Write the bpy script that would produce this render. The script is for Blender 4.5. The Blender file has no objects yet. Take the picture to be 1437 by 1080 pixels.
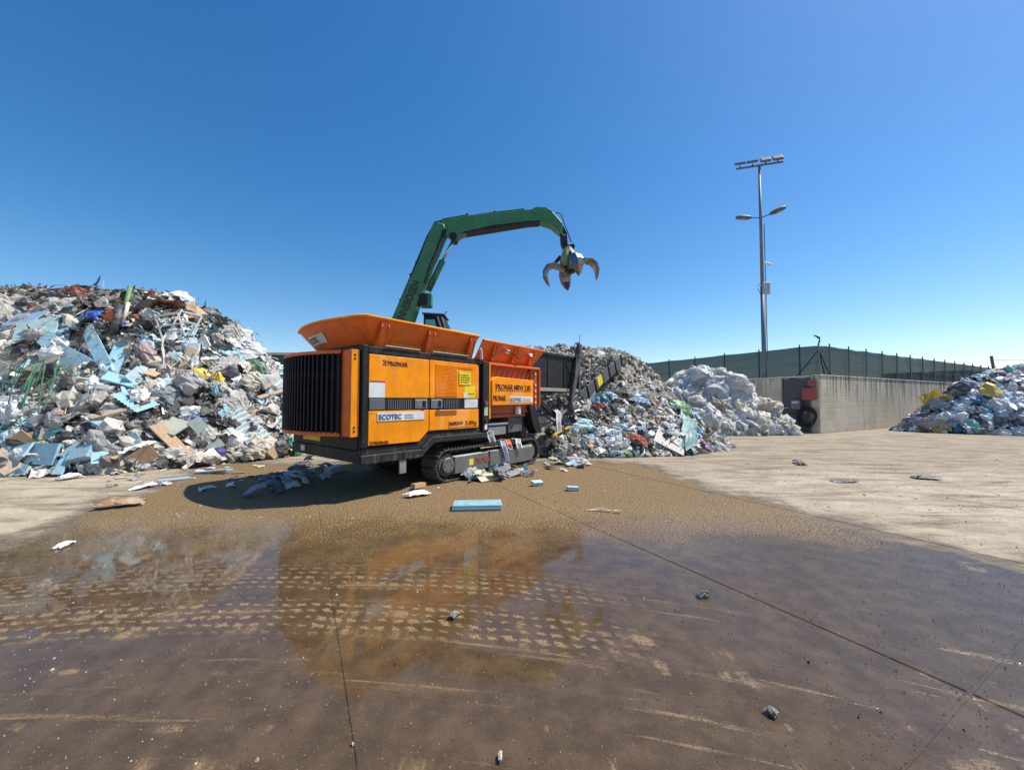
import bpy, bmesh, math, random
import numpy as np
from mathutils import Vector, Matrix, Euler

sc = bpy.context.scene
col = sc.collection
R = math.radians

# ------------------------------------------------------------------ camera
FPX, CXP, CYP, CAMH = 545.0, 718.5, 540.0, 1.62
PITCH = math.atan(21 / 545.0)
cam_d = bpy.data.cameras.new('camera')
cam = bpy.data.objects.new('camera', cam_d)
col.objects.link(cam)
cam.location = (0, 0, CAMH)
cam.rotation_euler = (math.pi / 2 + PITCH, 0, 0)
cam_d.sensor_fit = 'HORIZONTAL'
cam_d.sensor_width = 36.0
cam_d.lens = 36.0 * FPX / 1437.0
cam_d.clip_start = 0.05
cam_d.clip_end = 6000
sc.camera = cam

# ------------------------------------------------------------------ sky and sun
SUN_EL, SUN_AZ = R(58.5), R(77.0)          # azimuth measured from +Y towards +X
world = bpy.data.worlds.new('World')
sc.world = world
world.use_nodes = True
wn = world.node_tree
wn.nodes.clear()
sky = wn.nodes.new('ShaderNodeTexSky')
sky.sky_type = 'NISHITA'
sky.sun_disc = False
sky.sun_elevation = SUN_EL
sky.sun_rotation = SUN_AZ
sky.altitude = 200
sky.air_density = 1.0
sky.dust_density = 0.5
sky.ozone_density = 1.5
bg = wn.nodes.new('ShaderNodeBackground')
bg.inputs[1].default_value = 0.132
wo = wn.nodes.new('ShaderNodeOutputWorld')
hsv = wn.nodes.new('ShaderNodeHueSaturation')
hsv.inputs['Saturation'].default_value = 1.38
wn.links.new(sky.outputs[0], hsv.inputs['Color'])
wn.links.new(hsv.outputs[0], bg.inputs[0])
wn.links.new(bg.outputs[0], wo.inputs[0])
sd = bpy.data.lights.new('sun', 'SUN')
sd.energy = 5.0
sd.angle = R(0.53)
sd.color = (1.0, 0.955, 0.88)
sun = bpy.data.objects.new('sun', sd)
col.objects.link(sun)
sdir = Vector((math.sin(SUN_AZ) * math.cos(SUN_EL), math.cos(SUN_AZ) * math.cos(SUN_EL), math.sin(SUN_EL)))
sun.rotation_euler = sdir.to_track_quat('Z', 'Y').to_euler()
sun.location = (20, 5, 30)
sc.view_settings.view_transform = 'Standard'
sc.view_settings.look = 'None'
sc.view_settings.exposure = 0.25
sc.view_settings.gamma = 1.0
sc.view_settings.use_curve_mapping = False
sc.render.engine = 'CYCLES'
sc.cycles.max_bounces = 6
sc.cycles.use_denoising = True

# ------------------------------------------------------------------ pixel helpers (photo pixels -> directions)
def ray(px, py):
    x = (px - CXP) / FPX
    y = (CYP - py) / FPX
    return np.array([x, math.cos(PITCH) - y * math.sin(PITCH), math.sin(PITCH) + y * math.cos(PITCH)])
def at(px, py, Y):
    r = ray(px, py)
    return Vector((0, 0, CAMH)) + Vector(r * (Y / r[1]))
def ground_at(px, py, z=0.0):
    r = ray(px, py)
    return Vector((0, 0, CAMH)) + Vector(r * ((z - CAMH) / r[2]))

# ------------------------------------------------------------------ noise
def _hash(ix, iy, iz, seed):
    h = (ix * 374761393 + iy * 668265263 + iz * 2147483647 + seed * 974634777) & 0xFFFFFFFF
    h = ((h ^ (h >> 13)) * 1274126177) & 0xFFFFFFFF
    return ((h ^ (h >> 16)) & 0xFFFF) / 65535.0
def vnoise(p, seed=0):
    p = np.asarray(p, float)
    i = np.floor(p).astype(np.int64)
    f = p - i
    f = f * f * (3 - 2 * f)
    out = 0
    for dx in (0, 1):
        for dy in (0, 1):
            for dz in (0, 1):
                w = (f[:, 0] if dx else 1 - f[:, 0]) * (f[:, 1] if dy else 1 - f[:, 1]) * (f[:, 2] if dz else 1 - f[:, 2])
                out = out + w * _hash(i[:, 0] + dx, i[:, 1] + dy, i[:, 2] + dz, seed)
    return out
def fbm(p, seed=0, oct=3):
    p = np.asarray(p, float)
    a, s, t = 1.0, 0.0, 0.0
    for k in range(oct):
        s = s + a * (vnoise(p * 2 ** k, seed + k * 17) - 0.5)
        t += a
        a *= 0.5
    return s / t

# ------------------------------------------------------------------ materials
def nd(nt, kind, **kw):
    n = nt.nodes.new(kind)
    for k, v in kw.items():
        setattr(n, k, v)
    return n
def mth(nt, op, a, b=None, c=None, clamp=False):
    n = nt.nodes.new('ShaderNodeMath')
    n.operation = op
    n.use_clamp = clamp
    for i, v in enumerate((a, b, c)):
        if v is None:
            continue
        if isinstance(v, (int, float)):
            n.inputs[i].default_value = v
        else:
            nt.links.new(v, n.inputs[i])
    return n.outputs[0]
def mixc(nt, fac, a, b, blend='MIX'):
    n = nt.nodes.new('ShaderNodeMix')
    n.data_type = 'RGBA'
    n.blend_type = blend
    for s, v in ((n.inputs[0], fac), (n.inputs[6], a), (n.inputs[7], b)):
        if isinstance(v, (int, float)):
            s.default_value = v
        elif isinstance(v, tuple):
            s.default_value = v if len(v) == 4 else (*v, 1)
        else:
            nt.links.new(v, s)
    return n.outputs[2]
def noise(nt, vec, scale, detail=4, rough=0.55, dist=0.0):
    n = nd(nt, 'ShaderNodeTexNoise')
    n.inputs['Scale'].default_value = scale
    n.inputs['Detail'].default_value = detail
    n.inputs['Roughness'].default_value = rough
    n.inputs['Distortion'].default_value = dist
    if vec is not None:
        nt.links.new(vec, n.inputs['Vector'])
    return n.outputs['Fac']
def ramp(nt, fac, a, b):
    n = nd(nt, 'ShaderNodeMapRange')
    n.clamp = True
    n.interpolation_type = 'SMOOTHSTEP'
    nt.links.new(fac, n.inputs[0])
    n.inputs[1].default_value = a
    n.inputs[2].default_value = b
    return n.outputs[0]
def mapping(nt, vec, scale=(1, 1, 1), rot=(0, 0, 0), loc=(0, 0, 0)):
    n = nd(nt, 'ShaderNodeMapping')
    n.inputs['Scale'].default_value = scale
    n.inputs['Rotation'].default_value = rot
    n.inputs['Location'].default_value = loc
    nt.links.new(vec, n.inputs[0])
    return n.outputs[0]
def base_mat(name):
    m = bpy.data.materials.new(name)
    m.use_nodes = True
    nt = m.node_tree
    b = nt.nodes['Principled BSDF']
    return m, nt, b
def bump(nt, b, h, strength=0.3, dist=0.02):
    n = nd(nt, 'ShaderNodeBump')
    n.inputs['Strength'].default_value = strength
    n.inputs['Distance'].default_value = dist
    nt.links.new(h, n.inputs['Height'])
    nt.links.new(n.outputs[0], b.inputs['Normal'])

def dirty(name, c, rough=0.5, metal=0.0, dirt=(0.10, 0.075, 0.05), amount=0.35, fade=None, streak=True, bstr=0.08, spec=0.5):
    """painted or bare surface with dust, stains, runs"""
    m, nt, b = base_mat(name)
    tc = nd(nt, 'ShaderNodeTexCoord').outputs['Object']
    n1 = noise(nt, tc, 2.3, 6, 0.62)
    v = tuple(x * 0.78 for x in c)
    cc = mixc(nt, ramp(nt, n1, 0.35, 0.7), c, v)
    if fade:
        nf = noise(nt, mapping(nt, tc, (1.6, 1.6, 0.8)), 1.3, 5, 0.6, 0.6)
        cc = mixc(nt, mth(nt, 'MULTIPLY', ramp(nt, nf, 0.53, 0.66), 0.55), cc, fade)
    if streak:
        ns = noise(nt, mapping(nt, tc, (14, 14, 0.7)), 1.0, 4, 0.6)
        cc = mixc(nt, mth(nt, 'MULTIPLY', ramp(nt, ns, 0.56, 0.76), amount), cc, dirt)
    n2 = noise(nt, tc, 9, 8, 0.7)
    cc = mixc(nt, mth(nt, 'MULTIPLY', ramp(nt, n2, 0.52, 0.72), amount), cc, dirt)
    if streak and amount:
        n3 = noise(nt, tc, 1.1, 7, 0.7)
        cc = mixc(nt, mth(nt, 'MULTIPLY', ramp(nt, n3, 0.52, 0.72), amount * 0.5), cc, tuple(min(1.0, x * 1.5 + 0.05) for x in dirt))
    nt.links.new(cc, b.inputs['Base Color'])
    b.inputs['Metallic'].default_value = metal
    b.inputs['Specular IOR Level'].default_value = spec
    rr = mth(nt, 'ADD', mth(nt, 'MULTIPLY', n2, 0.35), rough - 0.12, clamp=True)
    nt.links.new(rr, b.inputs['Roughness'])
    bump(nt, b, noise(nt, tc, 30, 4), bstr, 0.01)
    return m

M = {}
M['orange'] = dirty('orange_paint', (1.0, 0.32, 0.003), 0.5, dirt=(0.42, 0.17, 0.05), amount=0.42, fade=(0.95, 0.42, 0.12), spec=0.18)
M['orange_hopper'] = dirty('orange_hopper_paint', (0.88, 0.16, 0.014), 0.5, dirt=(0.22, 0.085, 0.04), amount=0.45)  # hopper colour; on the radiator door it carries painted shade
M['rust_orange'] = dirty('worn_orange', (0.42, 0.09, 0.03), 0.6, dirt=(0.09, 0.045, 0.03), amount=0.6)
M['black'] = dirty('black_paint', (0.014, 0.014, 0.015), 0.5, dirt=(0.12, 0.10, 0.08), amount=0.30, spec=0.3)
M['chassis'] = dirty('dusty_black', (0.022, 0.022, 0.023), 0.6, dirt=(0.20, 0.165, 0.125), amount=0.55, spec=0.3)
M['rubber'] = dirty('rubber', (0.02, 0.02, 0.02), 0.75, dirt=(0.10, 0.08, 0.06), amount=0.5)
M['steel'] = dirty('grey_steel', (0.22, 0.215, 0.20), 0.45, 0.5, dirt=(0.11, 0.085, 0.06), amount=0.5)
M['track_steel'] = dirty('muddy_steel', (0.10, 0.085, 0.07), 0.7, 0.2, dirt=(0.17, 0.12, 0.075), amount=0.6)
M['grey_paint'] = dirty('grey_paint', (0.25, 0.25, 0.245), 0.5, dirt=(0.10, 0.08, 0.06), amount=0.5)
M['conv'] = dirty('conveyor_dust', (0.085, 0.085, 0.088), 0.7, dirt=(0.30, 0.27, 0.23), amount=0.55)
M['dust_metal'] = dirty('dusty_metal', (0.33, 0.30, 0.26), 0.8, dirt=(0.16, 0.13, 0.10), amount=0.6)
M['chrome'] = dirty('polished_steel', (0.62, 0.62, 0.62), 0.22, 1.0, dirt=(0.15, 0.13, 0.12), amount=0.25, streak=False)
M['grab_steel'] = dirty('worn_grab_steel', (0.24, 0.235, 0.23), 0.26, 1.0, dirt=(0.03, 0.028, 0.026), amount=0.65)
M['green'] = dirty('green_paint', (0.046, 0.205, 0.080), 0.4, dirt=(0.05, 0.06, 0.04), amount=0.35)
M['pale_green'] = dirty('worn_green', (0.26, 0.33, 0.17), 0.5, dirt=(0.06, 0.06, 0.04), amount=0.5)
M['white'] = dirty('white_plate', (0.74, 0.75, 0.75), 0.45, dirt=(0.4, 0.34, 0.27), amount=0.2)
M['yellow'] = dirty('yellow_sticker', (0.90, 0.68, 0.01), 0.5, dirt=(0.5, 0.34, 0.02), amount=0.2)
M['ink'] = dirty('dark_ink', (0.05, 0.035, 0.03), 0.5, amount=0.0, streak=False)
M['ink_brown'] = dirty('maroon_ink', (0.13, 0.025, 0.012), 0.5, amount=0.0, streak=False)
M['ink_blue'] = dirty('slate_ink', (0.06, 0.11, 0.16), 0.5, amount=0.0, streak=False)
M['red'] = dirty('red_plastic', (0.36, 0.06, 0.05), 0.4, dirt=(0.2, 0.08, 0.06), amount=0.3)
M['red_text'] = dirty('faded_red_ink', (0.40, 0.10, 0.05), 0.6, amount=0.3)
M['labelgreen'] = dirty('pale_green_label', (0.45, 0.62, 0.40), 0.5, amount=0.2)
M['galv'] = dirty('galvanised', (0.17, 0.185, 0.21), 0.5, 0.15, dirt=(0.16, 0.15, 0.14), amount=0.3)
M['lamp_dark'] = dirty('lamp_housing', (0.13, 0.135, 0.15), 0.5, 0.3, dirt=(0.2, 0.18, 0.16), amount=0.3)
M['lamp_glass'] = dirty('lamp_glass', (0.42, 0.36, 0.32), 0.15, dirt=(0.3, 0.24, 0.2), amount=0.3, streak=False)
M['cabinet'] = dirty('grey_cabinet', (0.46, 0.50, 0.47), 0.5, amount=0.25)
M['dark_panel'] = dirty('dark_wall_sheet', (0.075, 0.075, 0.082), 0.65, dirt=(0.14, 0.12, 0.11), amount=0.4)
M['blue_roof'] = dirty('blue_roof', (0.06, 0.055, 0.16), 0.6, amount=0.3)
M['green_clad'] = dirty('green_cladding', (0.014, 0.11, 0.065), 0.6, dirt=(0.03, 0.07, 0.05), amount=0.3)
M['pale_trim'] = dirty('pale_trim', (0.62, 0.62, 0.58), 0.6, amount=0.3)
M['bark'] = dirty('bark', (0.10, 0.07, 0.045), 0.9, amount=0.4)

def sky_glass_mat():
    m, nt, b = base_mat('cab_glass')
    b.inputs['Base Color'].default_value = (0.22, 0.62, 0.72, 1)  # cyan pane colour stands for sky seen through the cab windows
    b.inputs['Roughness'].default_value = 0.03
    b.inputs['Transmission Weight'].default_value = 0.15
    b.inputs['IOR'].default_value = 1.1
    return m
M['glass'] = sky_glass_mat()

def concrete_mat():
    m, nt, b = base_mat('cast_concrete')
    pos = nd(nt, 'ShaderNodeNewGeometry').outputs['Position']
    n1 = noise(nt, pos, 0.9, 6, 0.6)
    c = mixc(nt, ramp(nt, n1, 0.3, 0.7), (0.48, 0.41, 0.31), (0.60, 0.53, 0.42))
    # shutter-board course lines and water runs from the coping
    sep = nd(nt, 'ShaderNodeSeparateXYZ')
    nt.links.new(pos, sep.inputs[0])
    z = sep.outputs[2]
    run = noise(nt, mapping(nt, pos, (5, 5, 0.22)), 1.0, 5, 0.65)
    top = ramp(nt, z, 0.9, 2.8)
    c = mixc(nt, mth(nt, 'MULTIPLY', mth(nt, 'MULTIPLY', ramp(nt, run, 0.46, 0.62), top), 0.9), c, (0.09, 0.072, 0.055))
    c = mixc(nt, mth(nt, 'MULTIPLY', ramp(nt, noise(nt, pos, 5, 8, 0.7), 0.5, 0.72), 0.35), c, (0.17, 0.145, 0.12))
    nt.links.new(c, b.inputs['Base Color'])
    b.inputs['Roughness'].default_value = 0.9
    w = nd(nt, 'ShaderNodeTexWave')
    w.bands_direction = 'Z'
    w.inputs['Scale'].default_value = 1.05
    w.inputs['Distortion'].default_value = 0.25
    nt.links.new(pos, w.inputs[0])
    ln = ramp(nt, w.outputs['Fac'], 0.0, 0.05)
    h = mth(nt, 'ADD', mth(nt, 'MULTIPLY', ln, 0.6), noise(nt, pos, 22, 6, 0.7))
    bump(nt, b, h, 0.5, 0.012)
    return m
M['concrete'] = concrete_mat()

def net_mat():
    m, nt, b = base_mat('shade_netting')
    tc = nd(nt, 'ShaderNodeNewGeometry').outputs['Position']
    n1 = noise(nt, mapping(nt, tc, (0.5, 0.5, 1.6)), 1.0, 5, 0.6)
    c = mixc(nt, ramp(nt, n1, 0.3, 0.7), (0.016, 0.036, 0.040), (0.028, 0.056, 0.058))
    b.inputs['Roughness'].default_value = 0.8
    nt.links.new(c, b.inputs['Base Color'])
    out = nt.nodes['Material Output']
    tr = nd(nt, 'ShaderNodeBsdfTranslucent')
    nt.links.new(c, tr.inputs[0])
    tp = nd(nt, 'ShaderNodeBsdfTransparent')
    m1 = nd(nt, 'ShaderNodeMixShader')
    m1.inputs[0].default_value = 0.35
    nt.links.new(b.outputs[0], m1.inputs[1])
    nt.links.new(tr.outputs[0], m1.inputs[2])
    m2 = nd(nt, 'ShaderNodeMixShader')
    m2.inputs[0].default_value = 0.06
    nt.links.new(m1.outputs[0], m2.inputs[1])
    nt.links.new(tp.outputs[0], m2.inputs[2])
    nt.links.new(m2.outputs[0], out.inputs[0])
    return m
M['net'] = net_mat()

def waste_mat(name, attr, film=0.0):
    """colour from the vertex colour of each scrap (attr) or from the object's own colour"""
    m, nt, b = base_mat(name)
    if attr:
        a = nd(nt, 'ShaderNodeAttribute')
        a.attribute_name = 'Col'
        c0, rough = a.outputs['Color'], a.outputs['Alpha']
    else:
        a = nd(nt, 'ShaderNodeObjectInfo')
        c0, rough = a.outputs['Color'], None
    pos = nd(nt, 'ShaderNodeNewGeometry').outputs['Position']
    n1 = noise(nt, pos, 7, 6, 0.65)
    if not attr:
        c0 = mixc(nt, mth(nt, 'MULTIPLY', ramp(nt, noise(nt, mapping(nt, pos, (1, 1, 2.5)), 2.6, 7, 0.72), 0.46, 0.62), 0.5), c0, (0.42, 0.37, 0.30))
    c = mixc(nt, mth(nt, 'MULTIPLY', ramp(nt, n1, 0.50, 0.74), 0.34 if film < 0.2 else 0.15), c0, (0.20, 0.165, 0.125))
    n2 = noise(nt, pos, 26, 4, 0.6)
    c = mixc(nt, mth(nt, 'MULTIPLY', ramp(nt, n2, 0.56, 0.75), 0.28 if film < 0.2 else 0.10), c, (0.10, 0.085, 0.07))
    nt.links.new(c, b.inputs['Base Color'])
    if rough:
        nt.links.new(rough, b.inputs['Roughness'])
    else:
        b.inputs['Roughness'].default_value = 0.5
    b.inputs['Specular IOR Level'].default_value = 0.4
    bump(nt, b, noise(nt, pos, 14, 5, 0.6), 0.35, 0.03)
    if film:
        out = nt.nodes['Material Output']
        tr = nd(nt, 'ShaderNodeBsdfTranslucent')
        nt.links.new(c, tr.inputs[0])
        mx = nd(nt, 'ShaderNodeMixShader')
        mx.inputs[0].default_value = film
        nt.links.new(b.outputs[0], mx.inputs[1])
        nt.links.new(tr.outputs[0], mx.inputs[2])
        nt.links.new(mx.outputs[0], out.inputs[0])
    return m
M['waste'] = waste_mat('mixed_waste', True, 0.12)
M['film'] = waste_mat('plastic_film', True, 0.45)
M['piece'] = waste_mat('waste_piece', False, 0.0)
M['piece_film'] = waste_mat('waste_film', False, 0.28)

def ground_mat():
    m, nt, b = base_mat('yard_concrete')
    pos = nd(nt, 'ShaderNodeNewGeometry').outputs['Position']
    sep = nd(nt, 'ShaderNodeSeparateXYZ')
    nt.links.new(pos, sep.inputs[0])
    X, Y = sep.outputs[0], sep.outputs[1]
    nb = noise(nt, pos, 0.9, 5, 0.6)
    nbig = noise(nt, pos, 0.33, 4, 0.55)
    warp = mth(nt, 'MULTIPLY', mth(nt, 'SUBTRACT', mth(nt, 'ADD', nb, nbig), 1.0), 2.2)
    # signed distances to the dry areas (right, left, back)
    dr = mth(nt, 'ADD', mth(nt, 'ADD', X, mth(nt, 'MULTIPLY', Y, 0.24)), -5.35)
    dl = mth(nt, 'MULTIPLY', mth(nt, 'ADD', mth(nt, 'ADD', X, mth(nt, 'MULTIPLY', Y, 0.30)), 4.25), -1.0)
    db = mth(nt, 'ADD', Y, -9.8)
    d = mth(nt, 'MAXIMUM', mth(nt, 'MAXIMUM', dr, dl), db)
    d = mth(nt, 'ADD', d, warp)
    d = mth(nt, 'ADD', d, mth(nt, 'MULTIPLY', mth(nt, 'SUBTRACT', noise(nt, pos, 3.2, 6, 0.7), 0.5), 1.1))
    dry = ramp(nt, d, -0.05, 0.22)                       # 0 wet .. 1 dry
    damp = ramp(nt, d, -1.6, 0.1)
    wet = mth(nt, 'SUBTRACT', 1.0, dry)
    # dry concrete: pale tan with dirt streaks
    n1 = noise(nt, pos, 1.7, 7, 0.65)
    stre = noise(nt, mapping(nt, pos, (0.5, 2.6, 1), (0, 0, R(-12))), 1.3, 6, 0.65, 0.5)
    c = mixc(nt, ramp(nt, n1, 0.3, 0.7), (0.49, 0.405, 0.29), (0.37, 0.30, 0.21))
    c = mixc(nt, mth(nt, 'MULTIPLY', ramp(nt, stre, 0.47, 0.70), 0.85), c, (0.12, 0.09, 0.058))
    c = mixc(nt, mth(nt, 'MULTIPLY', ramp(nt, noise(nt, pos, 11, 6, 0.7), 0.5, 0.75), 0.4), c, (0.14, 0.105, 0.07))
    c = mixc(nt, mth(nt, 'MULTIPLY', ramp(nt, noise(nt, mapping(nt, pos, (0.8, 1.8, 1)), 0.55, 7, 0.7), 0.48, 0.64), 0.5), c, (0.20, 0.15, 0.10))
    spk = noise(nt, mapping(nt, pos, (1.0, 1.8, 1)), 9.0, 6, 0.8)
    c = mixc(nt, mth(nt, 'MULTIPLY', ramp(nt, spk, 0.59, 0.68), 0.8), c, (0.055, 0.042, 0.030))
    # darker trampled dirt under the machine and at the heap toes
    back = ramp(nt, mth(nt, 'ADD', Y, mth(nt, 'MULTIPLY', warp, 1.2)), 7.5, 10.0)
    # wet: brown silt on the slabs
    ng = noise(nt, mapping(nt, pos, (1, 1.3, 1)), 44, 5, 0.75)
    ng2 = noise(nt, pos, 5.0, 6, 0.65)
    cw = mixc(nt, ramp(nt, ng2, 0.35, 0.68), (0.074, 0.047, 0.023), (0.116, 0.074, 0.038))
    gold = ramp(nt, mth(nt, 'ADD', Y, mth(nt, 'MULTIPLY', mth(nt, 'SUBTRACT', nb, 0.5), 3.0)), 3.9, 5.6)
    cw = mixc(nt, mth(nt, 'MULTIPLY', gold, 0.85), cw, mixc(nt, ramp(nt, ng, 0.44, 0.60), (0.045, 0.028, 0.013), (0.46, 0.30, 0.13)))
    # tread prints of dried mud
    u1 = mth(nt, 'ADD', X, 1.8)
    yc = mth(nt, 'ADD', Y, mth(nt, 'MULTIPLY', mth(nt, 'MULTIPLY', u1, u1), 0.05))
    nw = mth(nt, 'MULTIPLY', mth(nt, 'SUBTRACT', noise(nt, pos, 2.5, 3), 0.5), 0.12)
    nw2 = mth(nt, 'MULTIPLY', mth(nt, 'SUBTRACT', noise(nt, pos, 24, 4), 0.5), 0.065)
    yw = mth(nt, 'ADD', mth(nt, 'ADD', yc, nw), nw2)
    xs = mth(nt, 'ADD', mth(nt, 'ADD', X, mth(nt, 'MULTIPLY', yw, 0.75)), mth(nt, 'MULTIPLY', nw2, 1.0))
    rowf = mth(nt, 'MULTIPLY', yw, 1 / 0.094)
    rowi = mth(nt, 'FLOOR', rowf)
    rowp = mth(nt, 'ABSOLUTE', mth(nt, 'SUBTRACT', mth(nt, 'FRACT', rowf), 0.5))
    colp = mth(nt, 'ABSOLUTE', mth(nt, 'SUBTRACT', mth(nt, 'FRACT', mth(nt, 'ADD', mth(nt, 'MULTIPLY', xs, 1 / 0.115), mth(nt, 'MULTIPLY', rowi, 0.5))), 0.5))
    coli = mth(nt, 'FLOOR', mth(nt, 'ADD', mth(nt, 'MULTIPLY', xs, 1 / 0.115), mth(nt, 'MULTIPLY', rowi, 0.5)))
    cmb = nd(nt, 'ShaderNodeCombineXYZ')
    nt.links.new(coli, cmb.inputs[0]); nt.links.new(rowi, cmb.inputs[1])
    wnz = nd(nt, 'ShaderNodeTexWhiteNoise')
    nt.links.new(cmb.outputs[0], wnz.inputs['Vector'])
    rnd_lug = mth(nt, 'MULTIPLY', mth(nt, 'SUBTRACT', wnz.outputs['Value'], 0.35), 0.18)
    rowp = mth(nt, 'ADD', rowp, rnd_lug)
    colp = mth(nt, 'ADD', colp, mth(nt, 'MULTIPLY', rnd_lug, 0.8))
    lug = mth(nt, 'MULTIPLY', mth(nt, 'SUBTRACT', 1.0, ramp(nt, rowp, 0.12, 0.28)), mth(nt, 'SUBTRACT', 1.0, ramp(nt, colp, 0.20, 0.38)))
    band = mth(nt, 'MULTIPLY', ramp(nt, yw, 2.72, 2.85), mth(nt, 'SUBTRACT', 1.0, ramp(nt, yw, 3.45, 4.1)))
    band = mth(nt, 'MULTIPLY', band, mth(nt, 'SUBTRACT', 1.0, ramp(nt, mth(nt, 'ADD', X, mth(nt, 'MULTIPLY', nw, 6.0)), 0.0, 1.3)))
    gapb = mth(nt, 'SUBTRACT', 1.0, mth(nt, 'MULTIPLY', ramp(nt, yw, 3.20, 3.26), mth(nt, 'SUBTRACT', 1.0, ramp(nt, yw, 3.40, 3.46))))
    band = mth(nt, 'MULTIPLY', band, gapb)
    thin = mth(nt, 'MULTIPLY', ramp(nt, yw, 2.98, 3.03), mth(nt, 'SUBTRACT', 1.0, ramp(nt, yw, 3.06, 3.13)))
    thin2 = mth(nt, 'MULTIPLY', ramp(nt, yw, 2.74, 2.79), mth(nt, 'SUBTRACT', 1.0, ramp(nt, yw, 2.81, 2.88)))
    y2 = mth(nt, 'ADD', mth(nt, 'ADD', Y, mth(nt, 'MULTIPLY', nw, 0.8)), nw2)
    thin3 = mth(nt, 'MULTIPLY', ramp(nt, y2, 1.955, 1.98), mth(nt, 'SUBTRACT', 1.0, ramp(nt, y2, 1.985, 2.02)))
    thin4 = mth(nt, 'MULTIPLY', ramp(nt, y2, 1.72, 1.76), mth(nt, 'SUBTRACT', 1.0, ramp(nt, y2, 1.78, 1.85)))
    thin5 = mth(nt, 'MULTIPLY', ramp(nt, y2, 2.345, 2.365), mth(nt, 'SUBTRACT', 1.0, ramp(nt, y2, 2.37, 2.40)))
    brk = ramp(nt, noise(nt, mapping(nt, pos, (1, 0.2, 1)), 2.6, 5, 0.7), 0.52, 0.66)
    lines = mth(nt, 'MULTIPLY', mth(nt, 'MAXIMUM', mth(nt, 'MAXIMUM', thin, thin2), mth(nt, 'MAXIMUM', thin3, mth(nt, 'MAXIMUM', thin4, thin5))), brk)
    patchy = ramp(nt, noise(nt, pos, 1.3, 5, 0.65), 0.26, 0.42)
    grain = ramp(nt, noise(nt, pos, 60, 3, 0.7), 0.36, 0.52)
    cmb2 = nd(nt, 'ShaderNodeCombineXYZ')
    nt.links.new(mth(nt, 'MULTIPLY', X, 0.55), cmb2.inputs[0]); nt.links.new(mth(nt, 'MULTIPLY', yc, 9.0), cmb2.inputs[1])
    smn = noise(nt, cmb2.outputs[0], 1.0, 6, 0.68, 0.3)
    smear = mth(nt, 'MULTIPLY', ramp(nt, smn, 0.58, 0.70), mth(nt, 'MULTIPLY', ramp(nt, yc, 1.55, 1.8), mth(nt, 'SUBTRACT', 1.0, ramp(nt, yc, 3.9, 4.6))))
    mud = mth(nt, 'MAXIMUM', mth(nt, 'MULTIPLY', mth(nt, 'MULTIPLY', lug, band), patchy), lines)
    mud = mth(nt, 'MULTIPLY', mth(nt, 'MAXIMUM', mud, mth(nt, 'MULTIPLY', smear, 0.75)), grain, clamp=True)
    # silt left along the joint lines (t-direction joints at n = 0.23 + 3.05 k)
    nn = mth(nt, 'ADD', mth(nt, 'MULTIPLY', X, 0.880), mth(nt, 'MULTIPLY', Y, 0.474))
    jd = mth(nt, 'ABSOLUTE', mth(nt, 'SUBTRACT', mth(nt, 'FRACT', mth(nt, 'ADD', mth(nt, 'MULTIPLY', mth(nt, 'ADD', nn, -0.23), 1 / 3.05), 0.5)), 0.5))
    jm = mth(nt, 'MULTIPLY', mth(nt, 'SUBTRACT', 1.0, ramp(nt, mth(nt, 'ADD', jd, mth(nt, 'MULTIPLY', nw2, 0.6)), 0.012, 0.055)), mth(nt, 'MULTIPLY', brk, grain))
    mud = mth(nt, 'MAXIMUM', mud, mth(nt, 'MULTIPLY', jm, 0.35))
    cw = mixc(nt, mth(nt, 'MULTIPLY', mud, 0.72), cw, (0.36, 0.235, 0.115))
    cd = mixc(nt, mth(nt, 'MULTIPLY', back, 0.35), c, (0.16, 0.115, 0.07))
    edge_d = mth(nt, 'SUBTRACT', 1.0, ramp(nt, mth(nt, 'ADD', d, mth(nt, 'MULTIPLY', mth(nt, 'SUBTRACT', n1, 0.5), 2.4)), 0.1, 0.9))
    cd = mixc(nt, mth(nt, 'MULTIPLY', edge_d, 0.8), cd, (0.085, 0.062, 0.040))
    fg = noise(nt, mapping(nt, pos, (1, 1.5, 1)), 85, 3, 0.7)
    cw = mixc(nt, mth(nt, 'MULTIPLY', ramp(nt, fg, 0.60, 0.68), 0.45), cw, (0.30, 0.22, 0.14))
    cw = mixc(nt, mth(nt, 'MULTIPLY', mth(nt, 'SUBTRACT', 1.0, ramp(nt, fg, 0.33, 0.40)), 0.5), cw, (0.02, 0.014, 0.009))
    cfin = mixc(nt, dry, cw, cd)
    nt.links.new(cfin, b.inputs['Base Color'])
    # roughness: water film where wet, matt silt where mud or dry
    film = mth(nt, 'MULTIPLY', wet, mth(nt, 'SUBTRACT', 1.0, mud))
    grit = mth(nt, 'MULTIPLY', ramp(nt, ng, 0.44, 0.60), mth(nt, 'MULTIPLY', gold, 0.9))
    trod = mth(nt, 'MULTIPLY', ramp(nt, mth(nt, 'ADD', Y, mth(nt, 'MULTIPLY', mth(nt, 'SUBTRACT', ng2, 0.5), 2.0)), 4.9, 6.3), 0.9)
    slick = mth(nt, 'MULTIPLY', mth(nt, 'MULTIPLY', film, mth(nt, 'SUBTRACT', 1.0, grit)), mth(nt, 'SUBTRACT', 1.0, trod))
    rr = mth(nt, 'ADD', mth(nt, 'MULTIPLY', slick, -0.865), 0.90, clamp=True)
    nt.links.new(rr, b.inputs['Roughness'])
    b.inputs['IOR'].default_value = 1.43
    h = mth(nt, 'ADD', mth(nt, 'MULTIPLY', noise(nt, pos, 45, 5, 0.7), 0.5), mth(nt, 'MULTIPLY', noise(nt, pos, 9, 5, 0.65), 0.8))
    h = mth(nt, 'ADD', h, mth(nt, 'MULTIPLY', mud, 0.5))
    bn = nd(nt, 'ShaderNodeBump')
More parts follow.
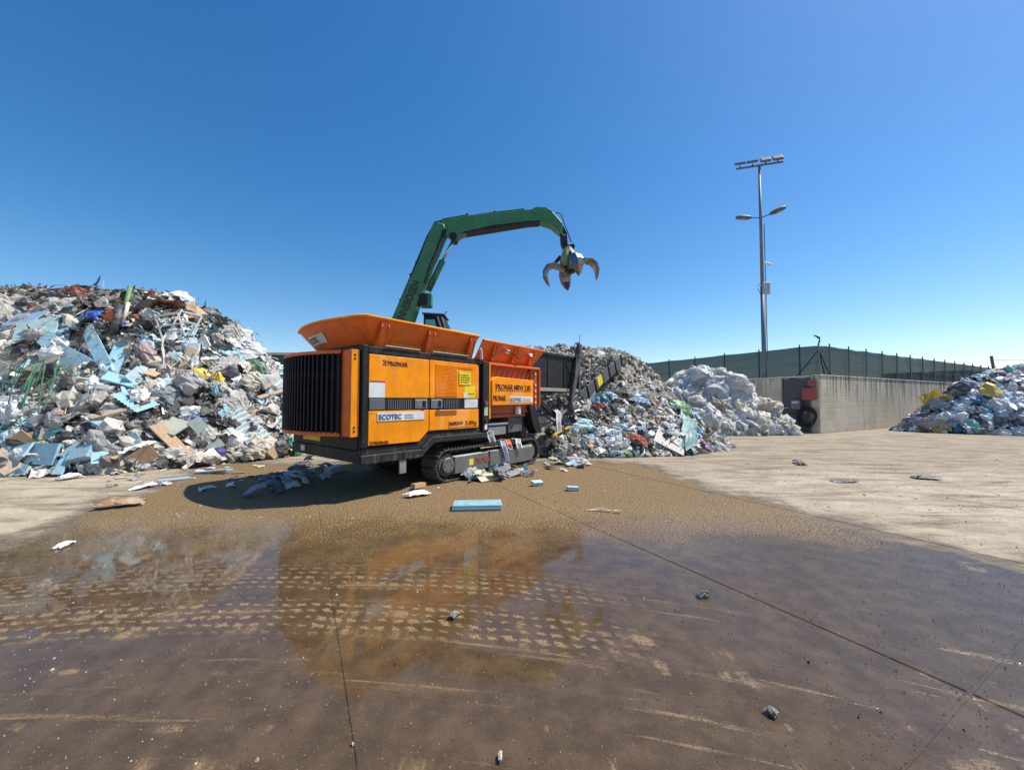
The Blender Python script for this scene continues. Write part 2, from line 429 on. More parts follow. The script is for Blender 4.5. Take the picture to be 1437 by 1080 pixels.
    bn.inputs['Distance'].default_value = 0.02
    rip = mth(nt, 'MULTIPLY', ramp(nt, mth(nt, 'ADD', X, warp), 0.9, 2.4), 0.40)
    nt.links.new(mth(nt, 'ADD', mth(nt, 'MULTIPLY', mth(nt, 'SUBTRACT', 1.0, slick), 0.8), rip, clamp=True), bn.inputs['Strength'])
    nt.links.new(h, bn.inputs['Height'])
    nt.links.new(bn.outputs[0], b.inputs['Normal'])
    return m
M['yard'] = ground_mat()

# ------------------------------------------------------------------ mesh builder
class MB:
    def __init__(s):
        s.v, s.f = [], []
    def add(s, vs, fs):
        o = len(s.v)
        s.v += [tuple(v) for v in vs]
        s.f += [tuple(i + o for i in f) for f in fs]
        return s
    def box(s, x0, x1, y0, y1, z0, z1):
        return s.add([(x, y, z) for x in (x0, x1) for y in (y0, y1) for z in (z0, z1)],
                     [(0, 1, 3, 2), (4, 6, 7, 5), (0, 4, 5, 1), (2, 3, 7, 6), (0, 2, 6, 4), (1, 5, 7, 3)])
    def prism(s, poly, y0, y1):
        """polygon in the xz plane extruded along y"""
        n = len(poly)
        vs = [(x, y0, z) for x, z in poly] + [(x, y1, z) for x, z in poly]
        fs = [tuple(range(n)), tuple(range(2 * n - 1, n - 1, -1))]
        fs += [(i, n + i, n + (i + 1) % n, (i + 1) % n) for i in range(n)]
        return s.add(vs, fs)
    def cyl(s, p0, p1, r0, r1=None, n=12, cap=True):
        r1 = r0 if r1 is None else r1
        p0, p1 = Vector(p0), Vector(p1)
        q = (p1 - p0).normalized().to_track_quat('Z', 'Y')
        a = [q @ Vector((math.cos(2 * math.pi * k / n), math.sin(2 * math.pi * k / n), 0)) for k in range(n)]
        vs = [p0 + d * r0 for d in a] + [p1 + d * r1 for d in a]
        fs = [(k, (k + 1) % n, n + (k + 1) % n, n + k) for k in range(n)]
        if cap:
            fs += [tuple(range(n - 1, -1, -1)), tuple(range(n, 2 * n))]
        return s.add(vs, fs)
    def tube(s, pts, r, n=6):
        pts = [Vector(p) for p in pts]
        m = len(pts)
        rs = r if isinstance(r, (list, tuple)) else [r] * m
        vs = []
        for i, p in enumerate(pts):
            t = (pts[min(i + 1, m - 1)] - pts[max(i - 1, 0)])
            q = t.normalized().to_track_quat('Z', 'Y')
            vs += [p + q @ Vector((math.cos(2 * math.pi * k / n) * rs[i], math.sin(2 * math.pi * k / n) * rs[i], 0)) for k in range(n)]
        fs = [(i * n + k, i * n + (k + 1) % n, (i + 1) * n + (k + 1) % n, (i + 1) * n + k) for i in range(m - 1) for k in range(n)]
        fs += [tuple(range(n - 1, -1, -1)), tuple(range((m - 1) * n, m * n))]
        return s.add(vs, fs)
    def bar(s, p0, p1, w, h):
        """rectangular bar between two points; w sideways, h upwards"""
        p0, p1 = Vector(p0), Vector(p1)
        d = (p1 - p0).normalized()
        side = d.cross(Vector((0, 0, 1)))
        if side.length < 1e-4:
            side = Vector((1, 0, 0))
        side.normalize()
        up = side.cross(d)
        vs = []
        for p in (p0, p1):
            for a, b_ in ((-1, -1), (1, -1), (1, 1), (-1, 1)):
                vs.append(p + side * (a * w / 2) + up * (b_ * h / 2))
        return s.add(vs, [(3, 2, 1, 0), (4, 5, 6, 7), (0, 1, 5, 4), (1, 2, 6, 5), (2, 3, 7, 6), (3, 0, 4, 7)])
    def build(s, name, mat, parent=None, bevel=0.0, smooth=False, loc=None):
        me = bpy.data.meshes.new(name)
        me.from_pydata([tuple(v) for v in s.v], [], s.f)
        bm = bmesh.new()
        bm.from_mesh(me)
        bmesh.ops.recalc_face_normals(bm, faces=bm.faces)
        bm.to_mesh(me)
        bm.free()
        if smooth:
            me.polygons.foreach_set('use_smooth', [True] * len(me.polygons))
        me.materials.append(M[mat] if isinstance(mat, str) else mat)
        o = bpy.data.objects.new(name, me)
        col.objects.link(o)
        if parent:
            o.parent = parent
        if loc is not None:
            o.location = loc
        if bevel:
            md = o.modifiers.new('bevel', 'BEVEL')
            md.width = bevel
            md.segments = 1
            md.limit_method = 'ANGLE'
        return o
def B(*a):
    return MB().box(*a)
def empty(name, loc=(0, 0, 0), rz=0.0):
    o = bpy.data.objects.new(name, None)
    col.objects.link(o)
    o.location = loc
    o.rotation_euler = (0, 0, rz)
    return o
def tag(o, label=None, cat=None, group=None, kind=None):
    if label: o['label'] = label
    if cat: o['category'] = cat
    if group: o['group'] = group
    if kind: o['kind'] = kind
    return o
def text(name, body, mat, parent, x0, z0, w, h, y, bold=0.0, rot=None):
    """flat lettering in the local xz plane facing -y, fitted to w x h; rot=(angle) turns it about (x0,z0)"""
    cu = bpy.data.curves.new(name, 'FONT')
    cu.body = body
    cu.offset = bold
    cu.extrude = 0.004
    cu.resolution_u = 3
    tmp = bpy.data.objects.new(name + '_tmp', cu)
    col.objects.link(tmp)
    dg = bpy.context.evaluated_depsgraph_get()
    dg.update()
    me = bpy.data.meshes.new_from_object(tmp.evaluated_get(dg))
    bpy.data.objects.remove(tmp)
    co = np.array([v.co[:] for v in me.vertices])
    mn, mx = co.min(0), co.max(0)
    u = (co[:, 0] - mn[0]) / (mx[0] - mn[0]) * w
    t = (co[:, 1] - mn[1]) / (mx[1] - mn[1]) * h
    d = (co[:, 2] - mn[2])
    a = rot or 0.0
    X = x0 + u * math.cos(a) - t * math.sin(a)
    Z = z0 + u * math.sin(a) + t * math.cos(a)
    me.vertices.foreach_set('co', np.stack([X, y - d, Z], 1).ravel())
    me.update()
    me.materials.clear()
    me.materials.append(M[mat])
    o = bpy.data.objects.new(name, me)
    col.objects.link(o)
    o.parent = parent
    return o

# ================================================================== SETTING
NV, TV = np.array([0.880, 0.474]), np.array([-0.474, 0.880])     # yard grid: n across the strips, t along them
def NT(n, t):
    p = NV * n + TV * t
    return p[0], p[1]
# ground sheet to the horizon
g = MB()
S = 3000
g.add([(-S, -S, -0.006), (S, -S, -0.006), (S, S, -0.006), (-S, S, -0.006)], [(0, 1, 2, 3)])
ground = g.build('ground', 'yard')
tag(ground, kind='structure')
yard = empty('yard_paving')
tag(yard, 'brown concrete yard slabs, wet and muddy in front', 'paving', kind='structure')
edges_t = [-12, 0.75, 19, 37, 55]
slab_cache = {}
for k in range(-10, 15):
    for j in range(len(edges_t) - 1):
        n0, n1 = 0.23 + 3.05 * k, 0.23 + 3.05 * (k + 1)
        t0, t1 = edges_t[j], edges_t[j + 1]
        gq = 0.009
        m_ = MB()
        pts = [NT(n0 + gq, t0 + gq), NT(n1 - gq, t0 + gq), NT(n1 - gq, t1 - gq), NT(n0 + gq, t1 - gq)]
        m_.add([(*p, -0.10) for p in pts] + [(*p, 0.0) for p in pts],
               [(3, 2, 1, 0), (4, 5, 6, 7), (0, 1, 5, 4), (1, 2, 6, 5), (2, 3, 7, 6), (3, 0, 4, 7)])
        m_.build('slab', 'yard', yard, bevel=0.006)

# concrete push wall: right run along n, left run along t from the corner
WC = np.array([14.95, 18.88])
def W(n, t, z=0.0):
    p = WC + NV * n + TV * t
    return Vector((p[0], p[1], z))
WANG = math.atan2(NV[1], NV[0])
wall = empty('concrete_wall', (WC[0], WC[1], 0), WANG)           # local x = n, local y = t
tag(wall, 'weathered grey concrete push wall with a dark-stained corner below the green netting', 'wall')
for k in range(6):
    B(4.72 * k + (0.0 if k else 0.0), 4.72 * (k + 1) - 0.02, 0.0, 0.35, 0.0, 2.80).build('panel', 'concrete', wall, bevel=0.02)
B(-0.002, 28.3, -0.03, 0.38, 2.80, 2.86).build('coping', 'concrete', wall, bevel=0.015)
for t0, t1 in ((0.37, 1.62), (1.86, 3.3), (3.32, 4.7)):
    B(0.0, 0.33, t0, t1, 0.0, 2.76).build('panel', 'concrete', wall, bevel=0.02)
B(-0.10, 0.36, 1.64, 1.84, 0.0, 2.82).build('pilaster', 'concrete', wall, bevel=0.02)
B(-0.02, 0.36, 0.40, 4.7, 2.765, 2.82).build('coping', 'pale_trim', wall, bevel=0.01)
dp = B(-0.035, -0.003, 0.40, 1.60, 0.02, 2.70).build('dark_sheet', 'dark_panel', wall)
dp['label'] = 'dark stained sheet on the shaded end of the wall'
# things fixed on the shaded wall end
rb = empty('red_hose_box', (0, 0, 0)); rb.parent = None
rb.location = (WC[0], WC[1], 0); rb.rotation_euler = (0, 0, WANG)
B(-0.32, -0.04, 0.10, 0.62, 1.62, 2.22).build('cabinet_body', 'red', rb, bevel=0.015)
B(-0.335, -0.322, 0.14, 0.58, 1.66, 2.18).build('cabinet_door', 'red', rb, bevel=0.006)
MB().cyl((-0.35, 0.2, 1.9), (-0.335, 0.2, 1.9), 0.03).build('door_knob', 'steel', rb)
B(-0.22, -0.04, 0.12, 0.42, 2.30, 2.60).build('warning_plate', 'red', rb, bevel=0.01)
tag(rb, 'red metal hydrant cabinet fixed to the shaded wall end', 'cabinet')
gb = empty('grey_control_box', (WC[0], WC[1], 0), WANG)
B(-0.30, -0.04, 0.72, 1.14, 1.15, 1.62).build('box_body', 'lamp_dark', gb, bevel=0.012)
B(-0.312, -0.302, 0.78, 1.08, 1.45, 1.56).build('name_plate', 'cabinet', gb)
B(-0.2, -0.04, 1.28, 1.5, 1.2, 1.24).build('shelf', 'cabinet', gb, bevel=0.004)
tag(gb, 'dark grey control box with pale plate left of the red cabinet', 'box')
hr = empty('hose_reel', (WC[0], WC[1], 0), WANG)
hm = MB()
rnd = random.Random(5)
for k in range(7):
    rr_ = 0.36 + rnd.uniform(-0.05, 0.06)
    cy, cz, cx = 0.48 + rnd.uniform(-0.04, 0.04), 0.78 + rnd.uniform(-0.06, 0.04), -0.10 - 0.035 * k
    hm.tube([(cx + 0.02 * math.sin(3 * a), cy + rr_ * math.cos(a), cz + rr_ * 1.15 * math.sin(a)) for a in np.linspace(0, 2 * math.pi, 25)], 0.022, 6)
hm.build('coiled_hose', 'rubber', hr, smooth=True)
MB().cyl((-0.34, 0.48, 1.0), (-0.02, 0.48, 1.0), 0.05).build('reel_hub', 'steel', hr)
MB().tube([(-0.2, 0.85, 1.15), (-0.2, 1.0, 0.95), (-0.18, 1.2, 0.9), (-0.1, 1.35, 0.95)], 0.02).build('hose_tail', 'rubber', hr, smooth=True)
tag(hr, 'coil of black hose hanging low on the shaded wall end', 'hose')

# netting fence behind the wall
FC = WC + NV * 1.2 + TV * 0.5
FH = 4.45
def fence(name, label, d0, length, first, step, seed):
    f = empty(name, (FC[0], FC[1], 0), math.atan2(d0[1], d0[0]))
    nx = int(length / 0.35)
    nz = 8
    vs, fs = [], []
    rn = random.Random(seed)
    for i in range(nx + 1):
        x = length * i / nx
        ph = ((x - first) / step) % 1.0
        sag = -0.03 * math.sin(math.pi * ph) ** 2 - 0.04 * vnoise(np.array([[x * 0.7, 3, seed]]))[0]
        for j in range(nz + 1):
            z = 0.15 + (FH + sag - 0.15) * j / nz
            vs.append((x, 0.05 * math.sin(math.pi * ph) * (0.4 + 0.6 * math.sin(j * 1.3 + i * 0.1)) + 0.02 * (rn.random() - 0.5), z))
    for i in range(nx):
        for j in range(nz):
            a = i * (nz + 1) + j
            fs.append((a, a + nz + 1, a + nz + 2, a + 1))
    MB().add(vs, fs).build('netting', 'net', f, smooth=True)
    wr = MB()
    for z in (FH - 0.03, 3.55, 2.6, 1.2):
        wr.tube([(0, -0.03, z), (length / 2, -0.03, z - 0.02), (length, -0.03, z)], 0.008, 5)
    wr.build('tension_wire', 'galv', f)
    k = 0
    x = first
    post0 = None
    while x < length:
        if post0 is None:
            post0 = MB().cyl((0, 0, 0), (0, 0, FH + 0.12), 0.035, n=8).build('post', 'galv', f)
            o = post0
        else:
            o = post0.copy()
            col.objects.link(o)
            o.parent = f
        o.location = (x, -0.06, 0)
        x += step
    tag(f, label, 'fence')
    return f
fence('netting_fence', 'dark green netting fence running back behind the white plastic heap', TV, 46, 0.9, 2.1, 3)
fence('netting_fence', 'dark green netting fence above the sunlit concrete wall on the right', NV, 31, 1.0, 2.15, 4)

# corner mast with stays on the wall corner
cm = empty('corner_mast', tuple(W(0.55, 0.22)))
MB().cyl((0, 0, 2.8), (0, 0, 4.45), 0.035, n=8).build('post', 'galv', cm)
st = MB()
q0 = W(0.55, 0.22)
for (n_, t_, z_) in ((0.25, 1.1, 2.83), (1.6, 0.2, 2.87), (1.15, 0.25, 2.87)):
    e = W(n_, t_, z_) - q0
    e.z = z_
    st.tube([(0, 0, 4.15), (e.x * 0.5, e.y * 0.5, (4.15 + z_) / 2 - 0.06), tuple(e)], 0.028, 6)
st.build('stay', 'black', cm, smooth=True)
MB().tube([(0, 0, 4.4), (0.05, -0.02, 4.6), (0.02, -0.02, 4.78)], 0.035, 8).build('riser', 'black', cm)
MB().tube([(0.06, 0, 4.70), (-0.12, -0.03, 4.80), (-0.26, -0.05, 4.84)], [0.05, 0.04, 0.022], 8).build('sprinkler_nozzle', 'black', cm)
tag(cm, 'braced water sprinkler mast on the corner of the concrete wall', 'sprinkler')

# tall light mast
lp = empty('light_mast', tuple(W(0.62, 2.87)))
MB().cyl((0, 0, 0), (0, 0, 8.0), 0.125, 0.105, 16).build('lower_pole', 'galv', lp, smooth=True)
MB().cyl((0, 0, 8.0), (0, 0, 15.0), 0.09, 0.065, 14).build('upper_pole', 'galv', lp, smooth=True)
MB().cyl((0.15, -0.06, 3.9), (0.15, -0.06, 11.6), 0.025, n=6).build('cable_duct', 'galv', lp)
cb = MB().bar((-1.12, 0.35, 15.0), (1.12, -0.35, 15.0), 0.07, 0.09).build('crossbar', 'lamp_dark', lp, bevel=0.01)
for k, xx in enumerate((-0.92, -0.33, 0.30, 0.88)):
    yy = -xx * 0.31
    f = MB()
    tilt = R(-38 if k > 1 else -62)
    rot = Matrix.Rotation(R(-17), 4, 'Z') @ Matrix.Rotation(tilt, 4, 'X')
    bx_ = [(a * 0.25, b_ * 0.06, c_ * 0.20) for a in (-1, 1) for b_ in (-1, 1) for c_ in (-1, 1)]
    P0 = Vector((xx, yy, 15.28))
    f.add([P0 + rot @ Vector(p) for p in bx_], [(0, 1, 3, 2), (4, 6, 7, 5), (0, 4, 5, 1), (2, 3, 7, 6), (0, 2, 6, 4), (1, 5, 7, 3)])
    fl = f.build('floodlight', 'lamp_dark', lp, bevel=0.012)
    g2 = MB()
    gx = [(a * 0.21, -0.066 - 0.004 * (b_ < 0), c_ * 0.16) for a in (-1, 1) for b_ in (-1, 1) for c_ in (-1, 1)]
    gx = [(a * 0.21, b_, c_ * 0.16) for a in (-1, 1) for b_ in (-0.070, -0.062) for c_ in (-1, 1)]
    g2.add([P0 + rot @ Vector(p) for p in gx], [(0, 1, 3, 2), (4, 6, 7, 5), (0, 4, 5, 1), (2, 3, 7, 6), (0, 2, 6, 4), (1, 5, 7, 3)])
    gl = g2.build('lens', 'lamp_glass', fl)
    MB().bar((xx, yy, 15.02), (xx, yy, 15.16), 0.05, 0.05).build('bracket', 'lamp_dark', fl)
for sgn, tl in ((-1, 0.02), (1, 0.30)):
    arm = MB().tube([(0, 0, 11.95), (sgn * 0.45, -0.14 * sgn, 12.02 + tl * 0.25)], 0.03, 8).build('lamp_arm', 'lamp_dark', lp)
    A0 = Vector((sgn * 0.42, -0.13 * sgn, 12.03 + tl * 0.25))
    A1 = Vector((sgn * 1.22, -0.36 * sgn, 12.12 + tl))
    prof = [(0, 0.055), (0.12, 0.10), (0.35, 0.135), (0.7, 0.14), (0.92, 0.10), (1.0, 0.03)]
    hd = MB().tube([A0.lerp(A1, t) for t, _ in prof], [r for _, r in prof], 10)
    hd.v = [(v[0], v[1], v[2]) for v in hd.v]
    ho = hd.build('street_lamp_head', 'lamp_dark', lp, smooth=True)
    MB().tube([A0.lerp(A1, t) + Vector((0, 0, -0.05)) for t in (0.35, 0.6, 0.88)], [0.09, 0.11, 0.07], 8).build('lamp_cover', 'lamp_glass', ho, smooth=True)
B(-0.06, 0.32, -0.20, -0.06, 7.55, 8.2).build('junction_box', 'cabinet', lp, bevel=0.015)
MB().tube([(-0.1, -0.1, 8.2), (-0.3, -0.1, 8.05), (-0.32, -0.1, 7.85), (-0.12, -0.1, 7.45)], 0.014, 6).build('cable', 'rubber', lp)
MB().tube([(0.1, -0.13, 7.5), (0.11, -0.13, 7.2)], 0.02, 6).build('cable_gland', 'rubber', lp)
cmr = MB().cyl((0.05, -0.1, 9.35), (0.20, -0.14, 9.28), 0.06, n=10).build('camera_mount', 'white', lp)
MB().tube([(0.18, -0.14, 9.30), (0.36, -0.22, 9.18)], [0.06, 0.07], 10).build('security_camera', 'white', cmr)
tag(lp, 'tall grey steel light mast with floodlights and two lamp arms', 'light mast')

# far things: green clad shed at the left, blue roofed shed and leaning post at the right
gs = empty('green_shed', (-19.0, 31, 0))
for k in range(8):
    B(-4 + 1.6 * k, -4 + 1.6 * k + 1.57, 0, 0.12, 0, 5.15).build('cladding_panel', 'green_clad', gs, bevel=0.01)
B(-4, 8.8, 0.125, 6, 0, 5.2).build('body', 'green_clad', gs)
B(-4.2, 9.0, -0.25, 6.2, 5.205, 5.42).build('roof_edge', 'pale_trim', gs, bevel=0.03)
tag(gs, 'green clad shed with a pale roof edge behind the left waste heap', 'shed')
bs = empty('blue_shed', (38.5, 33, 0), WANG)
B(0, 16, 0, 5, 0, 3.75).build('wall', 'dark_panel', bs)
B(-0.3, 16.3, -0.3, 5.3, 3.755, 4.15).build('roof', 'blue_roof', bs, bevel=0.03)
tag(bs, 'low shed with dark blue roof at the far right edge', 'shed')
fp = empty('leaning_post', (37.5, 30.2, 0))
MB().tube([(0.35, 0, 0), (0.1, 0, 3.6), (-0.1, 0, 5.05)], 0.09, 8).build('pole', 'lamp_dark', fp)
MB().tube([(-0.1, 0, 4.75), (6, 1.5, 4.85), (14, 4, 5.1)], 0.015, 5).build('wire', 'galv', fp)
tag(fp, 'dark leaning post with a wire at the far right', 'post')

# small tree showing over the machine's left shoulder
tr = empty('small_tree', (-14.0, 26.5, 0))
MB().tube([(0, 0, 0), (0.05, 0, 1.5), (-0.05, 0.05, 3.0), (0.1, 0, 4.3)], [0.12, 0.1, 0.07, 0.03], 8).build('trunk', 'bark', tr)
rn = np.random.default_rng(3)
lf = MB()
for k in range(900):
    d = rn.normal(size=3); d /= np.linalg.norm(d)
    rad = rn.random() ** 0.4
    p = np.array([0.1, 0, 4.0]) + d * rad * np.array([1.2, 1.2, 1.0]) * (0.75 + 0.35 * math.sin(3 * d[0] + 2) * math.cos(4 * d[2]))
    a, b_ = rn.normal(size=3) * 0.09, rn.normal(size=3) * 0.06
    lf.add([p - a, p + b_, p + a, p - b_], [(0, 1, 2, 3)])
mleaf, ntl, bl = base_mat('leaves')
oi = nd(ntl, 'ShaderNodeNewGeometry')
ntl.links.new(mixc(ntl, oi.outputs['Random Per Island'], (0.05, 0.11, 0.025), (0.12, 0.20, 0.05)), bl.inputs['Base Color'])
bl.inputs['Roughness'].default_value = 0.6
tag(lf.build('crown', mleaf, tr), kind='stuff')
tag(tr, 'small green tree top showing between the shed and the shredder', 'tree')

# ================================================================== SHREDDER
OX, OY = -2.40, 6.22
SANG = math.atan2(0.778, 0.628)
sh = empty('waste_shredder', (OX, OY, 0), SANG)     # local x along the machine, y across (away), z up
tag(sh, 'orange and black tracked waste shredder standing on the wet yard', 'shredder')
WID = 2.55
# chassis
ch = MB().prism([(0.0, 0.59), (1.20, 0.58), (1.50, 0.80), (3.05, 0.80), (3.05, 1.0), (1.36, 1.0), (1.13, 0.84), (0.0, 0.84)], 0.03, WID - 0.03).build('chassis', 'chassis', sh, bevel=0.012)
MB().prism([(-0.02, 0.585), (1.19, 0.575), (1.235, 0.61), (1.205, 0.72), (-0.02, 0.73)], -0.02, 0.028).build('side_skirt', 'chassis', ch, bevel=0.012)
MB().prism([(1.21, 0.60), (1.49, 0.815), (3.10, 0.805), (3.10, 0.92), (1.44, 0.925), (1.19, 0.74)], -0.015, 0.026).build('side_skirt', 'chassis', ch, bevel=0.012)
for u_ in (0.35, 0.78):
    B(u_, u_ + 0.03, -0.03, -0.021, 0.60, 0.715).build('weld_plate', 'chassis', ch)
B(-0.03, -0.001, 0.02, WID - 0.02, 0.60, 0.80).build('rear_bumper', 'black', ch, bevel=0.01)
B(-0.02, -0.001, 0.10, WID - 0.05, 0.81, 1.02).build('rear_plate', 'black', ch, bevel=0.008)
lpz = B(-0.034, -0.022, 1.34, 2.02, 0.88, 1.0).build('number_plate', 'yellow', ch)
lpz['label'] = 'dirty yellow plate under the radiator'
B(-0.055, -0.032, 1.92, 2.08, 0.66, 0.77).build('rear_lamp', 'white', ch, bevel=0.006)
B(0.72, 0.86, -0.0, 0.03, 0.34, 0.575).build('hanging_bracket', 'grey_paint', ch, bevel=0.005)
# body core and frame posts
body = B(0.02, 2.80, 0.05, WID - 0.05, 0.85, 2.46).build('engine_housing', 'black', sh, bevel=0.01)
B(0.0, 0.105, 0.0, 0.12, 0.842, 2.52).build('corner_post', 'black', body, bevel=0.012)
B(0.0, 0.105, WID - 0.12, WID, 0.842, 2.52).build('corner_post', 'black', body, bevel=0.012)
B(0.107, 2.79, 0.005, 0.12, 2.385, 2.50).build('top_rail', 'black', body, bevel=0.01)
B(0.107, 2.79, WID - 0.12, WID - 0.005, 2.385, 2.50).build('top_rail', 'black', body, bevel=0.01)
B(-0.002, 0.10, 0.122, WID - 0.122, 2.43, 2.53).build('rear_beam', 'black', body, bevel=0.01)
for u0, u1 in ((0.40, 1.12), (1.42, 2.35)):
    MB().tube([(u0, -0.01, 2.49), (u0, -0.015, 2.53), (u1, -0.015, 2.53), (u1, -0.01, 2.49)], 0.014, 6).build('grab_rail', 'grey_paint', body)
# orange side panels
def sidepanel(poly, name='side_panel', y0=0.0, d=0.035, mat='orange'):
    return MB().prism(poly, y0, y0 + d).build(name, mat, sh, bevel=0.008)
p1 = sidepanel([(0.115, 1.655), (1.352, 1.655), (1.352, 2.372), (0.115, 2.372)])
p2 = sidepanel([(1.366, 1.655), (2.69, 1.650), (2.69, 2.372), (1.366, 2.372)])
p3 = sidepanel([(0.115, 0.875), (1.13, 0.865), (1.335, 1.04), (1.352, 1.05), (1.352, 1.435), (0.115, 1.435)])
p4 = sidepanel([(1.366, 1.045), (2.69, 1.035), (2.69, 1.425), (1.366, 1.43)])
# louvre slits on the upper and lower right doors
lv = MB()
for k in range(24):
    z = 1.69 + k * 0.026
    lv.prism([(1.50, z), (2.06 + (0.45 if z > 2.24 else 0.0), z), (2.06 + (0.45 if z > 2.24 else 0.0), z + 0.011), (1.50, z + 0.011)], -0.010, 0.0)
tag(lv.build('louvre_slats', 'orange', p2), kind='stuff')
lv = MB()
for k in range(4):
    z = 1.335 + k * 0.024
    lv.box(1.50, 2.05, -0.010, 0.0, z, z + 0.010)
tag(lv.build('louvre_slats', 'rust_orange', p4), kind='stuff')
# middle band: latches, plates
band = B(0.115, 2.69, 0.012, 0.04, 1.44, 1.648).build('latch_band', 'black', sh)
B(0.13, 0.42, 0.0, 0.011, 1.455, 1.635).build('inset_plate', 'lamp_dark', band, bevel=0.004)
for u_ in (1.03, 1.40):
    hb = B(u_, u_ + 0.28, -0.006, 0.011, 1.462, 1.632).build('latch', 'grey_paint', band, bevel=0.012)
    B(u_ + 0.03, u_ + 0.25, -0.010, -0.0065, 1.490, 1.605).build('latch_well', 'steel', hb)
    B(u_ + 0.17, u_ + 0.235, -0.026, -0.0105, 1.485, 1.61).build('latch_grip', 'black', hb, bevel=0.006)
sv = MB()
for k in range(9):
    sv.box(1.72 + k * 0.045, 1.74 + k * 0.045, 0.002, 0.011, 1.455, 1.635)
for k in range(11):
    sv.box(0.48 + k * 0.045, 0.50 + k * 0.045, 0.004, 0.011, 1.455, 1.635)
tag(sv.build('vent_bars', 'lamp_dark', band), kind='stuff')
B(2.27, 2.66, 0.0, 0.011, 1.455, 1.635).build('pale_plate', 'white', band, bevel=0.004)
# stickers and writing on the doors
def print_lines(name, mat, parent, u0, z0, w, h, y, n):
    """print too small to read: n broken dark lines"""
    rr_ = random.Random(int(u0 * 1000))
    m_ = MB()
    for k in range(n):
        z = z0 + h * (n - 1 - k) / n
        u = u0
        while u < u0 + w * rr_.uniform(0.75, 1.0):
            l_ = rr_.uniform(0.02, 0.06)
            m_.box(u, min(u + l_, u0 + w), y - 0.002, y, z, z + 0.45 * h / n)
            u += l_ + 0.012
    return m_.build(name, mat, parent)
def sticker(u0, u1, z0, z1, mat, parent, y=-0.004, name='sticker'):
    return B(u0, u1, y, y + 0.0035, z0, z1).build(name, mat, parent)
sticker(0.12, 0.41, 1.66, 1.905, 'white', p1, name='paper_notice')
sticker(0.14, 0.41, 1.91, 1.94, 'rust_orange', p1, name='torn_tape')
sticker(2.11, 2.44, 1.93, 2.20, 'yellow', p2, y=-0.0145, name='yellow_sticker')
print_lines('sticker_print', 'ink', p2, 2.14, 1.97, 0.27, 0.19, -0.0148, 4)
sticker(2.26, 2.56, 1.66, 1.905, 'yellow', p2, y=-0.0045, name='yellow_sticker')
print_lines('sticker_print', 'ink', p2, 2.29, 1.735, 0.24, 0.05, -0.0048, 1)
sticker(2.23, 2.36, 1.66, 1.76, 'white', p2, y=-0.0095, name='white_sticker')
ep = sticker(0.275, 1.235, 1.265, 1.412, 'white', p3, y=-0.010, name='sign_plate')
text('sign_lettering', 'ECOTEC', 'ink_blue', p3, 0.30, 1.295, 0.44, 0.085, -0.0105, 0.012)
print_lines('sign_small_print', 'ink_blue', p3, 0.80, 1.295, 0.22, 0.085, -0.0103, 3)
def pronar_logo(parent, u0, z0, h, y, body='PRONAR', w=None):
    lg = MB()
    for (a, b_, c_, d) in ((0, 0, 0.35, 1), (0.30, 0.0, 0.05, 0.5), (0.35, 0.55, 0.75, 0.95), (0.45, 0, 0.85, 0.35)):
        lg.box(u0 + a * h, u0 + max(a + 0.16, c_) * h, y - 0.004, y, z0 + b_ * h, z0 + max(b_ + 0.14, d) * h)
    lg = MB()
    for q in ([(0, 0), (0.35, 0), (0.55, 0.45), (0.40, 0.60)], [(0.45, 0), (0.95, 0), (0.70, 0.22), (0.58, 0.22)], [(0.05, 0.65), (0.35, 0.65), (0.55, 1.0), (0.15, 1.0)], [(0.50, 0.55), (0.75, 0.30), (0.95, 0.75), (0.70, 1.0)]):
        lg.prism([(u0 + a * h, z0 + b_ * h) for a, b_ in q], y - 0.004, y)
    lg.build('maker_emblem', 'ink_brown', parent)
    text('maker_lettering', body, 'ink_brown', parent, u0 + h * 1.15, z0 + 0.16 * h, w, h * 0.68, y, 0.003)
    B(u0 + h * 1.6, u0 + h * 1.15 + w, y - 0.003, y, z0, z0 + 0.06 * h).build('maker_underline', 'ink_brown', parent)
pronar_logo(p1, 0.36, 2.205, 0.09, -0.001, w=0.40)
pronar_logo(p3, 0.135, 0.885, 0.065, -0.001, w=0.28)
def framed(parent, body, u0, z0, w, h, y, mat='ink_brown', bold=0.005):
    text('model_lettering', body, mat, parent, u0 + 0.03, z0 + 0.02, w - 0.05, h - 0.04, y, bold)
    B(u0, u0 + 0.008, y - 0.003, y, z0, z0 + h).build('lettering_frame', mat, parent)
    B(u0, u0 + w, y - 0.003, y, z0 - 0.008, z0).build('lettering_frame', mat, parent)
framed(p4, 'MRW 2.85g', 1.84, 1.075, 0.80, 0.135, -0.001)
